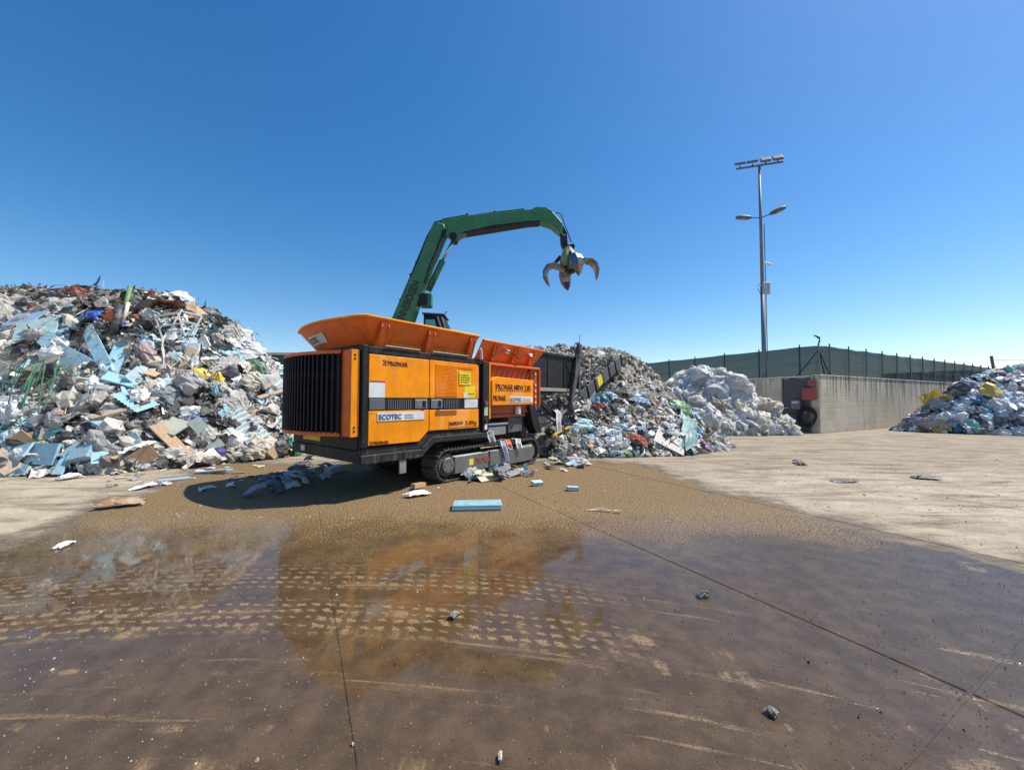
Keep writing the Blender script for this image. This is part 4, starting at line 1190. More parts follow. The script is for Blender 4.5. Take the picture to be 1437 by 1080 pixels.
B(-0.16, 0.16, -0.16, 0.16, 0.0, 0.12).build('rotator', 'black', grab, bevel=0.02)
ngon_loft([(-0.74, 0.34), (-0.95, 0.30), (-1.08, 0.18)], 8, 0).build('hub_ring', 'black', grab, bevel=0.01)
tine0 = None
def tine_mesh():
    # centre line in the radial plane with width and thickness
    path = [(0.26, -0.92, 0.20, 0.16), (0.46, -0.76, 0.23, 0.20), (0.72, -0.62, 0.27, 0.22), (0.96, -0.66, 0.30, 0.23), (1.14, -0.86, 0.30, 0.22), (1.19, -1.12, 0.25, 0.18), (1.13, -1.38, 0.15, 0.11), (1.06, -1.54, 0.03, 0.03)]
    m_ = MB()
    vs = []
    for i, (r_, z, w, t) in enumerate(path):
        a = Vector(path[max(i - 1, 0)][:2]); b_ = Vector(path[min(i + 1, len(path) - 1)][:2])
        d = (b_ - a).normalized()
        nx, nz = -d.y, d.x            # outward normal
        vs += [(r_ + nx * t * 0.6, 0, z + nz * t * 0.6), (r_ + nx * t * 0.1, w, z + nz * t * 0.1), (r_ - nx * t * 0.5, w * 0.75, z - nz * t * 0.5), (r_ - nx * t * 0.5, -w * 0.75, z - nz * t * 0.5), (r_ + nx * t * 0.1, -w, z + nz * t * 0.1)]
    n = 5
    fs = [(i * n + k, i * n + (k + 1) % n, (i + 1) * n + (k + 1) % n, (i + 1) * n + k) for i in range(len(path) - 1) for k in range(n)]
    fs += [tuple(range(n)), tuple(range((len(path) - 1) * n, len(path) * n))]
    return m_.add(vs, fs)
for k, a in enumerate((4, 94, 184, 274)):
    if tine0 is None:
        tine0 = tine_mesh().build('tine', 'grab_steel', grab, bevel=0.012)
        o = tine0
    else:
        o = tine0.copy(); col.objects.link(o); o.parent = grab
    o.rotation_euler = (0, 0, R(a))
for a in (4, 94, 184, 274):
    ca_, sa_ = math.cos(R(a)), math.sin(R(a))
    MB().cyl((0.36 * ca_, 0.36 * sa_, -0.30), (0.70 * ca_, 0.70 * sa_, -0.60), 0.075, n=10).build('tine_cylinder', 'black', grab)

# ================================================================== WASTE HEAPS
def seg_dist(P_, poly):
    """signed distance (positive inside) to a closed polygon"""
    d = np.full(len(P_), 1e9)
    inside = np.zeros(len(P_), bool)
    n = len(poly)
    for i in range(n):
        a = np.array(poly[i], float); b_ = np.array(poly[(i + 1) % n], float)
        ab = b_ - a
        t = np.clip(((P_ - a) @ ab) / (ab @ ab), 0, 1)
        d = np.minimum(d, np.linalg.norm(P_ - (a + t[:, None] * ab), axis=1))
        c = ((a[1] > P_[:, 1]) != (b_[1] > P_[:, 1])) & (P_[:, 0] < (b_[0] - a[0]) * (P_[:, 1] - a[1]) / (b_[1] - a[1] + 1e-12) + a[0])
        inside ^= c
    return np.where(inside, d, -d)
class Heap:
    def __init__(s, poly, hmax, slope, rough, seed, shape=None):
        s.poly, s.hmax, s.slope, s.rough, s.seed, s.shape = poly, hmax, slope, rough, seed, shape
    def h(s, x, y):
        P_ = np.stack([np.asarray(x, float).ravel(), np.asarray(y, float).ravel()], 1)
        d = seg_dist(P_, s.poly)
        q = np.c_[P_, np.zeros(len(P_))]
        d = d + s.rough * 1.2 * fbm(q * 0.45, s.seed)
        dd = np.maximum(d, 0)
        hm = s.hmax if s.shape is None else s.shape(P_[:, 0], P_[:, 1])
        base = hm * (1 - np.exp(-(s.slope * dd / hm) - 0.8 * (s.slope * dd / hm) ** 3))
        z = base + s.rough * (fbm(q * 0.8, s.seed + 5) * 1.1 + fbm(q * 2.2, s.seed + 9) * 0.5) * np.minimum(dd, 1.0)
        return np.where(d > 0, np.maximum(z, 0.0), -0.3)
    def normal(s, x, y):
        e = 0.12
        hx = s.h(np.r_[x + e, x - e], np.r_[y, y]); hy = s.h(np.r_[x, x], np.r_[y + e, y - e])
        n = len(np.atleast_1d(x))
        nn = np.stack([-(hx[:n] - hx[n:]) / (2 * e), -(hy[:n] - hy[n:]) / (2 * e), np.ones(n)], 1)
        return nn / np.linalg.norm(nn, axis=1)[:, None]
    def hit(s, px, py):
        r = ray(px, py)
        ts = np.arange(5.0, 45.0, 0.04) / r[1]
        pts = np.array([0, 0, CAMH]) + ts[:, None] * r
        z = s.h(pts[:, 0], pts[:, 1])
        k = np.nonzero(pts[:, 2] < np.maximum(z, 0.0))[0]
        if len(k) == 0:
            return None
        p = pts[k[0]]
        nn = s.normal(np.array([p[0]]), np.array([p[1]]))[0]
        return Vector(p), Vector(nn)

# scrap prototypes: (verts, tris) within a unit box
def proto_sheet(seed, n=7, amp=0.35, bend=0.6):
    r = np.random.default_rng(seed)
    g_ = np.linspace(-0.5, 0.5, n)
    X, Y = np.meshgrid(g_, g_, indexing='ij')
    p = np.stack([X.ravel(), Y.ravel(), np.zeros(n * n)], 1)
    q = p * 3.1 + r.random(3) * 50
    p = p + amp * 0.5 * np.stack([fbm(q, seed, 2), fbm(q + 31, seed, 2), 0 * q[:, 0]], 1)
    rid = 1 - 2 * np.abs(fbm(q * 1.3 + 7, seed + 3, 3)) * 2
    p[:, 2] += amp * (rid - 0.5) + amp * 0.8 * fbm(q * 0.8, seed + 8, 2)
    a = r.random() * 6.28
    w = p[:, 0] * math.cos(a) + p[:, 1] * math.sin(a)
    p[:, 2] -= bend * w * w
    # ragged outline
    edge = np.maximum(np.abs(X), np.abs(Y)).ravel() > 0.45
    p[edge, :2] *= (0.75 + 0.35 * r.random((edge.sum(), 1)))
    f = []
    for i in range(n - 1):
        for j in range(n - 1):
            a_ = i * n + j
            f += [(a_, a_ + n, a_ + n + 1), (a_, a_ + n + 1, a_ + 1)] if (i + j) % 2 else [(a_, a_ + n, a_ + 1), (a_ + n, a_ + n + 1, a_ + 1)]
    return p, np.array(f)
def proto_fold(seed, n=12, drape=False):
    """crumpled film or cloth: a domed sheet with sharp creases at two scales"""
    r = np.random.default_rng(seed)
    g_ = np.linspace(-0.5, 0.5, n)
    X, Y = np.meshgrid(g_, g_, indexing='ij')
    p = np.stack([X.ravel(), Y.ravel(), np.zeros(n * n)], 1)
    o_ = r.random(3) * 60
    a = r.random() * 6.28
    st = np.array([math.cos(a), math.sin(a), 0]); ac = np.array([-math.sin(a), math.cos(a), 0])
    w1 = np.stack([p @ st * 1.6, p @ ac * 5.0, 0 * p[:, 0]], 1) + o_
    w1 = w1 + 1.3 * np.stack([fbm(p * 3 + o_, seed, 2), fbm(p * 3 + o_ + 20, seed, 2), 0 * p[:, 0]], 1)
    cr = 1 - 4 * np.abs(fbm(w1, seed + 1, 2))
    cr2 = 1 - 4 * np.abs(fbm(w1 * 2.3 + 11, seed + 2, 2))
    rad = np.sqrt(p[:, 0] ** 2 + p[:, 1] ** 2)
    p[:, 2] = 0.42 * np.cos(np.clip(rad * 2.6, 0, 1.6)) + (0.17 if drape else 0.20) * cr + (0.06 if drape else 0.09) * cr2
    p[:, :2] += 0.22 * np.stack([fbm(p * 4 + o_ + 5, seed + 6, 2), fbm(p * 4 + o_ + 9, seed + 7, 2)], 1)
    edge = np.maximum(np.abs(X), np.abs(Y)).ravel() > 0.46
    if drape:
        ang_ = np.arctan2(p[:, 1], p[:, 0])
        k_ = 0.86 + 0.5 * fbm(np.stack([np.cos(ang_) * 1.6, np.sin(ang_) * 1.6, 0 * ang_], 1) + o_, seed + 9, 2)
        sq = np.maximum(np.abs(X), np.abs(Y)).ravel() / np.maximum(rad, 1e-6)       # round the square off
        p[:, :2] *= (k_ * np.clip(sq, 0.7, 1))[:, None]
        p[:, 2] -= 0.45 * np.clip(rad - 0.32, 0, 1)
    else:
        p[edge, :2] *= (0.72 + 0.4 * r.random((edge.sum(), 1)))
    p[:, 2] -= 0.15
    f = []
    for i in range(n - 1):
        for j in range(n - 1):
            a_ = i * n + j
            f += [(a_, a_ + n, a_ + n + 1), (a_, a_ + n + 1, a_ + 1)] if (i + j) % 2 else [(a_, a_ + n, a_ + 1), (a_ + n, a_ + n + 1, a_ + 1)]
    return p, np.array(f)
def ico(sub):
    bm = bmesh.new()
    bmesh.ops.create_icosphere(bm, subdivisions=sub, radius=0.5)
    v = np.array([x.co[:] for x in bm.verts]); f = np.array([[q.index for q in x.verts] for x in bm.faces])
    bm.free()
    return v, f
def proto_bag(seed, sub=2, amp=0.35):
    v, f = ico(sub)
    q = v * 3.4 + seed * 7.3
    rid = 1 - 4 * np.abs(fbm(q, seed, 3))
    s_ = 1 + amp * (rid - 0.3) + amp * 0.7 * fbm(q * 0.5, seed + 4, 2)
    v = v * s_[:, None]
    v[:, 2] *= 0.7
    return v, f
def proto_board(seed):
    r = np.random.default_rng(seed)
    x = 0.5 * (0.8 + 0.2 * r.random(4)); y = 0.5 * (0.75 + 0.25 * r.random(4))
    q = np.array([(-x[0], -y[0]), (x[1], -y[1]), (x[2], y[2]), (-x[3], y[3])])
    t = 0.05
    v = np.r_[np.c_[q, np.full(4, -t / 2)], np.c_[q, np.full(4, t / 2)]]
    f = np.array([(0, 2, 1), (0, 3, 2), (4, 5, 6), (4, 6, 7)] + [x_ for i in range(4) for x_ in ((i, (i + 1) % 4, 4 + (i + 1) % 4), (i, 4 + (i + 1) % 4, 4 + i))])
    return v, f
def proto_strip(seed, n=12):
    r = np.random.default_rng(seed)
    t = np.linspace(-0.5, 0.5, n)
    q = np.c_[t * 3, np.zeros(n), np.zeros(n)] + seed * 3.7
    c = np.stack([t, 0.5 * fbm(q, seed, 2), 0.45 * fbm(q + 9, seed, 2)], 1)
    w = 0.04 * (0.6 + 0.8 * r.random(n))
    tw = np.cumsum(r.normal(size=n) * 0.5)
    d = np.stack([np.zeros(n), np.cos(tw), np.sin(tw)], 1) * w[:, None]
    v = np.r_[c - d, c + d]
    f = []
    for i in range(n - 1):
        f += [(i, i + 1, n + i + 1), (i, n + i + 1, n + i)]
    return v, np.array(f)
PR = {
    'sheet': [proto_sheet(i, 6, 0.38, 0.5) for i in range(10)],
    'fold': [proto_fold(40 + i, 12) for i in range(14)],
    'drape': [proto_fold(80 + i, 26, True) for i in range(8)],
    'bag': [proto_bag(i, 2, 0.40) for i in range(10)],
    'chunk': [proto_bag(60 + i, 1, 0.6) for i in range(8)],
    'board': [proto_board(i) for i in range(8)],
    'strip': [proto_strip(i) for i in range(8)],
}
def frame_from(nrm, spin):
    nrm = nrm / np.linalg.norm(nrm)
    a = np.cross(nrm, [0.3, 0.9, 0.2]); a /= np.linalg.norm(a)
    b_ = np.cross(nrm, a)
    x = a * math.cos(spin) + b_ * math.sin(spin)
    return np.stack([x, np.cross(nrm, x), nrm], 1)
def mesh_from_arrays(name, V_, F_, C_=None, smooth=False):
    me = bpy.data.meshes.new(name)
    me.vertices.add(len(V_))
    me.vertices.foreach_set('co', np.ascontiguousarray(V_, np.float32).ravel())
    me.loops.add(F_.size)
    me.loops.foreach_set('vertex_index', np.ascontiguousarray(F_, np.int32).ravel())
    me.polygons.add(len(F_))
    me.polygons.foreach_set('loop_start', np.arange(0, F_.size, 3, dtype=np.int32))
    me.polygons.foreach_set('use_smooth', np.full(len(F_), smooth))
    me.update(calc_edges=True)
    if C_ is not None:
        at_ = me.color_attributes.new('Col', 'FLOAT_COLOR', 'POINT')
        at_.data.foreach_set('color', np.ascontiguousarray(C_, np.float32).ravel())
    me.validate()
    return me
def pick(pal, r):
    w = np.array([p[0] for p in pal], float)
    return pal[r.choice(len(pal), p=w / w.sum())]
# palettes: weight, colour, roughness
PAL_LEFT = [(11, (0.68, 0.62, 0.53), .6), (13, (0.80, 0.78, 0.74), .45), (6, (0.42, 0.37, 0.31), .7), (5, (0.26, 0.235, 0.205), .6), (5, (0.06, 0.06, 0.065), .4), (10, (0.38, 0.60, 0.68), .6),
            (4, (0.44, 0.56, 0.57), .6), (3.5, (0.40, 0.31, 0.19), .8), (6, (0.36, 0.32, 0.26), .7), (1.2, (0.05, 0.20, 0.15), .5), (0.6, (0.04, 0.10, 0.42), .4), (0.5, (0.55, 0.36, 0.03), .5), (0.5, (0.42, 0.07, 0.04), .5), (3, (0.40, 0.37, 0.33), .5), (1.2, (0.16, 0.24, 0.34), .5)]
PAL_TOP = [(10, (0.10, 0.09, 0.08), .6), (8, (0.22, 0.20, 0.17), .6), (5, (0.45, 0.41, 0.35), .6), (2, (0.07, 0.10, 0.07), .6), (2, (0.3, 0.09, 0.05), .6), (3, (0.6, 0.58, 0.54), .5)]
PAL_MID = [(10, (0.58, 0.53, 0.45), .7), (8, (0.38, 0.35, 0.30), .7), (10, (0.76, 0.74, 0.69), .5), (6, (0.16, 0.145, 0.13), .7), (5, (0.05, 0.05, 0.055), .5), (3, (0.34, 0.50, 0.58), .5), (1.0, (0.10, 0.30, 0.40), .5), (.4, (0.36, 0.10, 0.06), .6), (.4, (0.12, 0.24, 0.10), .5), (2, (0.46, 0.33, 0.20), .7)]
PAL_GREY = [(10, (0.54, 0.49, 0.41), .8), (8, (0.42, 0.38, 0.32), .8), (8, (0.66, 0.62, 0.55), .7), (4, (0.22, 0.20, 0.175), .8), (2, (0.12, 0.11, 0.10), .8), (0.5, (0.4, 0.5, 0.52), .6)]
PAL_WHITE = [(12, (0.86, 0.85, 0.82), .35), (4, (0.76, 0.76, 0.77), .35), (6, (0.80, 0.74, 0.64), .45), (2, (0.58, 0.60, 0.65), .32), (1.5, (0.62, 0.54, 0.42), .5)]
PAL_RIGHT = [(22, (0.82, 0.82, 0.80), .4), (7, (0.48, 0.56, 0.64), .4), (5, (0.06, 0.06, 0.075), .4), (4, (0.10, 0.22, 0.40), .4), (5, (0.30, 0.32, 0.34), .5), (3, (0.22, 0.20, 0.22), .5), (2, (0.10, 0.36, 0.36), .4), (1.2, (0.55, 0.42, 0.08), .5), (3, (0.50, 0.45, 0.36), .6), (0.8, (0.45, 0.12, 0.14), .5), (3, (0.24, 0.44, 0.56), .4)]

P_BLUE = [(6, (0.42, 0.62, 0.69), .6), (4, (0.50, 0.63, 0.64), .6), (3, (0.78, 0.77, 0.73), .5), (2, (0.56, 0.51, 0.43), .6), (1, (0.07, 0.07, 0.07), .5)]
P_WHITE = [(8, (0.82, 0.80, 0.76), .4), (5, (0.68, 0.66, 0.62), .4), (2, (0.54, 0.50, 0.43), .6), (1, (0.20, 0.19, 0.17), .6)]
P_DARK = [(6, (0.06, 0.058, 0.055), .5), (5, (0.15, 0.135, 0.115), .6), (3, (0.30, 0.27, 0.23), .6), (2, (0.60, 0.57, 0.52), .5), (0.6, (0.06, 0.12, 0.08), .6)]
P_TAN = [(7, (0.60, 0.54, 0.44), .7), (5, (0.48, 0.41, 0.31), .7), (4, (0.72, 0.67, 0.58), .6), (2, (0.34, 0.26, 0.17), .8), (1.5, (0.80, 0.78, 0.73), .5)]
def clumps(seed, freq, share, sets):
    def field(x, y, z, r):
        n_ = fbm(np.stack([x * freq, y * freq, z * freq * 1.6], 1), seed, 2) + 0.5
        k = (n_ > 0.40).astype(int) + (n_ > 0.50) + (n_ > 0.60)
        return [sets[q] if u < share else None for q, u in zip(k, r.random(len(k)))]
    return field
def heap_object(name, heap, bbox, res, n, kinds, pal, size, seed, mat, label, cat, smooth=False, top_pal=None, keep=None, lift=0.15, basecol=(0.16, 0.14, 0.12), view_only=True, paint=None, crease=0.0):
    r = np.random.default_rng(seed)
    x0, x1, y0, y1 = bbox
    nx, ny = int((x1 - x0) / res) + 1, int((y1 - y0) / res) + 1
    X, Y = np.meshgrid(np.linspace(x0, x1, nx), np.linspace(y0, y1, ny), indexing='ij')
    Z = heap.h(X, Y).reshape(nx, ny)
    Vb = np.stack([X.ravel(), Y.ravel(), np.maximum(Z.ravel() - 0.06, -0.06)], 1)
    idx = np.arange(nx * ny).reshape(nx, ny)
    a, b_, c, d = idx[:-1, :-1].ravel(), idx[1:, :-1].ravel(), idx[1:, 1:].ravel(), idx[:-1, 1:].ravel()
    keepq = (Z[:-1, :-1].ravel() > 0) | (Z[1:, 1:].ravel() > 0) | (Z[1:, :-1].ravel() > 0) | (Z[:-1, 1:].ravel() > 0)
    Fb = np.r_[np.stack([a, b_, c], 1)[keepq], np.stack([a, c, d], 1)[keepq]]
    if crease:
        q = Vb * 1.7
        wv = q + 1.1 * np.stack([fbm(q * 0.9, 5, 2), fbm(q * 0.9 + 40, 6, 2), fbm(q * 0.9 + 80, 7, 2)], 1)
        cr = (1 - 4 * np.abs(fbm(wv, 15, 3))) * crease + (1 - 4 * np.abs(fbm(wv * 2.6 + 7, 16, 2))) * crease * 0.4
        nb_ = heap.normal(Vb[:, 0], Vb[:, 1])
        Vb = Vb + nb_ * (cr * np.clip(Vb[:, 2] * 2, 0, 1))[:, None]
    cb0 = np.array(basecol)[None] * ((0.6 + 0.8 * r.random((len(Vb), 1))) if not crease else (0.85 + 0.5 * fbm(Vb * 0.8, 3)[:, None]))
    Vs, Fs, Cs = [Vb], [Fb], [np.c_[cb0, np.full(len(Vb), 0.8)]]
    off = len(Vb)
    kn = [k for k, w in kinds]; kw = np.array([w for k, w in kinds], float); kw /= kw.sum()
    cnt = 0
    tries = 0
    while cnt < n and tries < 40:
        tries += 1
        m = n
        px = x0 + (x1 - x0) * r.random(m); py = y0 + (y1 - y0) * r.random(m)
        z = heap.h(px, py)
        nr = heap.normal(px, py)
        area = 1 / np.maximum(nr[:, 2], 0.25)
        ok = (z > 0.0) & (r.random(m) < area / 4)
        if view_only:      # only where the surface faces the front or crowns the heap
            tocam = np.stack([-px, -py, CAMH - z], 1)
            tocam /= np.linalg.norm(tocam, axis=1)[:, None]
            ok &= (np.einsum('ij,ij->i', tocam, nr) > -0.25)
        if keep is not None:
            ok &= keep(px, py, z, r)
        pf = paint(px, py, z, r) if paint is not None else None
        for i in np.nonzero(ok)[0]:
            if cnt >= n: break
            k = kn[r.choice(len(kn), p=kw)]
            v, f = PR[k][r.integers(len(PR[k]))]
            s_ = size[0] * (size[1] / size[0]) ** (r.random() ** 1.5)
            if k in ('sheet', 'strip') and r.random() < 0.07: s_ *= 2.0
            if k == 'drape' and not smooth: s_ = r.uniform(0.5, 1.3)
            if k in ('board',):
                sc_ = np.array([s_ * r.uniform(0.7, 1.7), s_ * r.uniform(0.4, 1.0), s_ * r.uniform(0.4, 1.0)])
            elif k == 'strip':
                sc_ = np.array([s_ * 2.0, s_ * 1.2, s_ * 1.2])
            elif k in ('fold', 'drape'):
                sc_ = s_ * np.array([r.uniform(0.8, 1.6), r.uniform(0.6, 1.1), r.uniform(0.35, 0.8)])
            else:
                sc_ = s_ * np.array([r.uniform(0.7, 1.4), r.uniform(0.6, 1.1), r.uniform(0.6, 1.1)])
            nn = nr[i] + r.normal(size=3) * (0.45 if k in ('board', 'sheet') else 0.7)
            Rm = frame_from(nn, r.random() * 6.28)
            p = np.array([px[i], py[i], max(z[i], 0.0)]) + nr[i] * lift * s_ * r.uniform(-0.6, 1.1)
            pv = (v * sc_) @ Rm.T + p
            pv[:, 2] = np.maximum(pv[:, 2], 0.004 + 0.01 * r.random())
            pp = pal
            if top_pal is not None and z[i] > top_pal[0] + r.normal() * 0.35:
                pp = top_pal[1]
            if paint is not None:
                q = pf[i]
                if q is not None and pp is pal: pp = q
            _, c_, ro = pick(pp, r)
            cc = np.clip(np.array(c_) * r.uniform(0.72, 1.2) + r.normal() * 0.02 + r.normal(size=3) * 0.004, 0.01, 0.85)
            Vs.append(pv); Fs.append(f + off); Cs.append(np.tile(np.r_[cc, ro], (len(v), 1)))
            off += len(v)
            cnt += 1
    me = mesh_from_arrays(name, np.concatenate(Vs), np.concatenate(Fs), np.concatenate(Cs), smooth)
    me.materials.append(M[mat])
    o = bpy.data.objects.new(name, me)
    col.objects.link(o)
    tag(o, label, cat, kind='stuff')
    return o

me = mesh_from_arrays('belt_load', BELT[0], BELT[1], BELT[2])
me.materials.append(M['waste'])
o = bpy.data.objects.new('belt_load', me)
col.objects.link(o); o.parent = BELT[3]
o['kind'] = 'stuff'
# --- left heap
HL = Heap([(-30, 7.4), (-11.2, 8.25), (-8.9, 8.55), (-7.4, 9.8), (-6.6, 11.0), (-6.1, 12.2), (-6.3, 13.6), (-8.5, 14.8), (-12, 18.5), (-30, 20)], 4.95, 1.95, 0.55, 11)
def keepL(px, py, z, r):
    return px > -17.5
heap_object('waste_heap', HL, (-19, -5.2, 7.2, 17.5), 0.12, 17000, [('sheet', 8), ('fold', 2.2), ('chunk', 1.5), ('board', 5), ('strip', 7)], PAL_LEFT, (0.06, 0.38), 21, 'waste',
            'tall heap of mixed dumped waste filling the left side', 'waste heap', top_pal=(4.0, PAL_TOP), keep=keepL, paint=clumps(91, 0.75, 0.8, (P_DARK, P_TAN, P_WHITE, P_BLUE)))
# --- grey shredded mound behind the conveyor
HG = Heap([(-3.5, 14.0), (1.5, 13.4), (5.0, 13.6), (7.6, 15.2), (9.0, 18.5), (8.0, 23), (2, 25), (-4, 22)], 4.05, 1.5, 0.30, 31)
heap_object('shredded_heap', HG, (-4, 9.5, 12.8, 22.5), 0.12, 5200, [('sheet', 5), ('chunk', 4), ('strip', 3), ('fold', 1)], PAL_GREY, (0.07, 0.30), 22, 'waste',
            'beige-grey mound of shredded waste behind the conveyor', 'waste heap', basecol=(0.30, 0.27, 0.22))
# --- colourful toe in front of it
HM = Heap([(1.2, 10.7), (3.6, 11.15), (5.4, 11.6), (7.0, 12.7), (7.6, 13.6), (6.8, 15.2), (4, 16), (1.2, 14.6), (0.6, 12.4)], 2.05, 1.05, 0.30, 41)
heap_object('mixed_waste_heap', HM, (0.2, 8.0, 10.2, 16), 0.10, 4600, [('sheet', 5), ('chunk', 2), ('strip', 3), ('board', 1.5), ('fold', 4)], PAL_MID, (0.07, 0.36), 23, 'waste',
            'colourful low heap of mixed waste in front of the conveyor', 'waste heap', paint=clumps(92, 1.2, 0.6, (P_DARK, P_TAN, P_WHITE, PAL_MID)))
# --- white film heap
HW = Heap([(6.6, 19.6), (8.6, 17.9), (11.0, 17.6), (13.3, 17.9), (13.0, 19.0), (12.3, 21.0), (11.6, 23.5), (8.5, 23.6), (6.8, 21.8)], 3.7, 1.75, 0.35, 51,
          shape=lambda x, y: 0.50 + 2.62 * np.clip(1.18 - np.abs(x - 10.3) / 3.6, 0.05, 1) ** 0.7)
heap_object('plastic_film_heap', HW, (6.2, 14.2, 17.2, 23.8), 0.05, 520, [('drape', 6)], PAL_WHITE, (0.4, 1.1), 24, 'film',
            'big white heap of crumpled plastic film beside the concrete wall', 'plastic heap', smooth=True, basecol=(0.88, 0.86, 0.83), lift=0.0, crease=0.16)
# --- right heap
HR = Heap([(19.9, 20.4), (21.5, 18.6), (23.2, 17.4), (28, 15.2), (38, 14.5), (40, 26), (28.5, 24.6), (24.0, 22.3), (21.0, 20.9)], 3.25, 1.5, 0.4, 61)
heap_object('bagged_waste_heap', HR, (19.4, 36, 14.6, 26), 0.14, 4600, [('bag', 0.8), ('sheet', 3), ('fold', 7), ('chunk', 0.5)], PAL_RIGHT, (0.2, 0.62), 25, 'waste',
            'blue and white heap of bagged plastic waste at the far right', 'waste heap', keep=lambda px, py, z, r: px < 34)

# --- individual pieces that can be picked out
PM = {}
def piece_mesh(kind, i, smooth=False):
    key = (kind, i, smooth)
    if key not in PM:
        v, f = PR[kind][i % len(PR[kind])]
        me = mesh_from_arrays(kind, v, f, None, smooth)
        PM[key] = me
    return PM[key]
def corrugated(seed=0):
    v, f = [], []
    n = 41
    for i in range(n):
        x = -0.5 + i / (n - 1)
        z = 0.02 * math.sin(i / (n - 1) * 2 * math.pi * 8)
        v += [(x, -0.5, z), (x, 0.5, z)]
    for i in range(n - 1):
        f += [(2 * i, 2 * i + 2, 2 * i + 3), (2 * i, 2 * i + 3, 2 * i + 1)]
    return np.array(v), np.array(f)
PR['corrugated'] = [corrugated()]
rnP = np.random.default_rng(77)
def piece(name, label, cat, kind, loc, nrm, size, colr, spin=None, idx=None, film=False, tilt=0.25, group=None, lift=0.04, smooth=False):
    i = int(rnP.integers(100)) if idx is None else idx
    src = piece_mesh(kind, i % len(PR[kind]), smooth)
    me = src
    o = bpy.data.objects.new(name, me)
    if len(me.materials) == 0:
        me.materials.append(M['piece'])
    col.objects.link(o)
    nn = np.array(nrm) + rnP.normal(size=3) * tilt
    Rm = frame_from(nn, rnP.random() * 6.28 if spin is None else spin)
    mw = Matrix([list(Rm[0]) + [0], list(Rm[1]) + [0], list(Rm[2]) + [0], [0, 0, 0, 1]])
    L = Vector(loc) + Vector(nrm) * lift
    S_ = Matrix.Diagonal((*size, 1))
    o.matrix_world = Matrix.Translation(L) @ mw @ S_
    # keep it above the ground
    zmin = min((o.matrix_world @ v.co).z for v in me.vertices)
    if zmin < 0.003:
        o.matrix_world = Matrix.Translation((0, 0, 0.003 - zmin)) @ o.matrix_world
    o.color = (*colr, 1)
    if film:
        o.material_slots[0].link = 'OBJECT'
        o.material_slots[0].material = M['piece_film']
    tag(o, label, cat, group)
    return o
BLUE, PALE, TAN, WHITE_, GREY_, BLACK_, CARD = (0.33, 0.60, 0.70), (0.46, 0.61, 0.60), (0.60, 0.44, 0.27), (0.74, 0.74, 0.72), (0.40, 0.385, 0.36), (0.03, 0.03, 0.035), (0.50, 0.33, 0.19)
def on(heap, px, py, *a, **k):
    h_ = heap.hit(px, py)
    if h_ is None:
        p = ground_at(px, py) if py > 575 else None
        if p is None: return None
        h_ = (p, Vector((0, 0, 1)))
    return piece(*a, h_[0], h_[1], **k) if False else piece(a[0], a[1], a[2], a[3], h_[0], h_[1], *a[4:], **k)
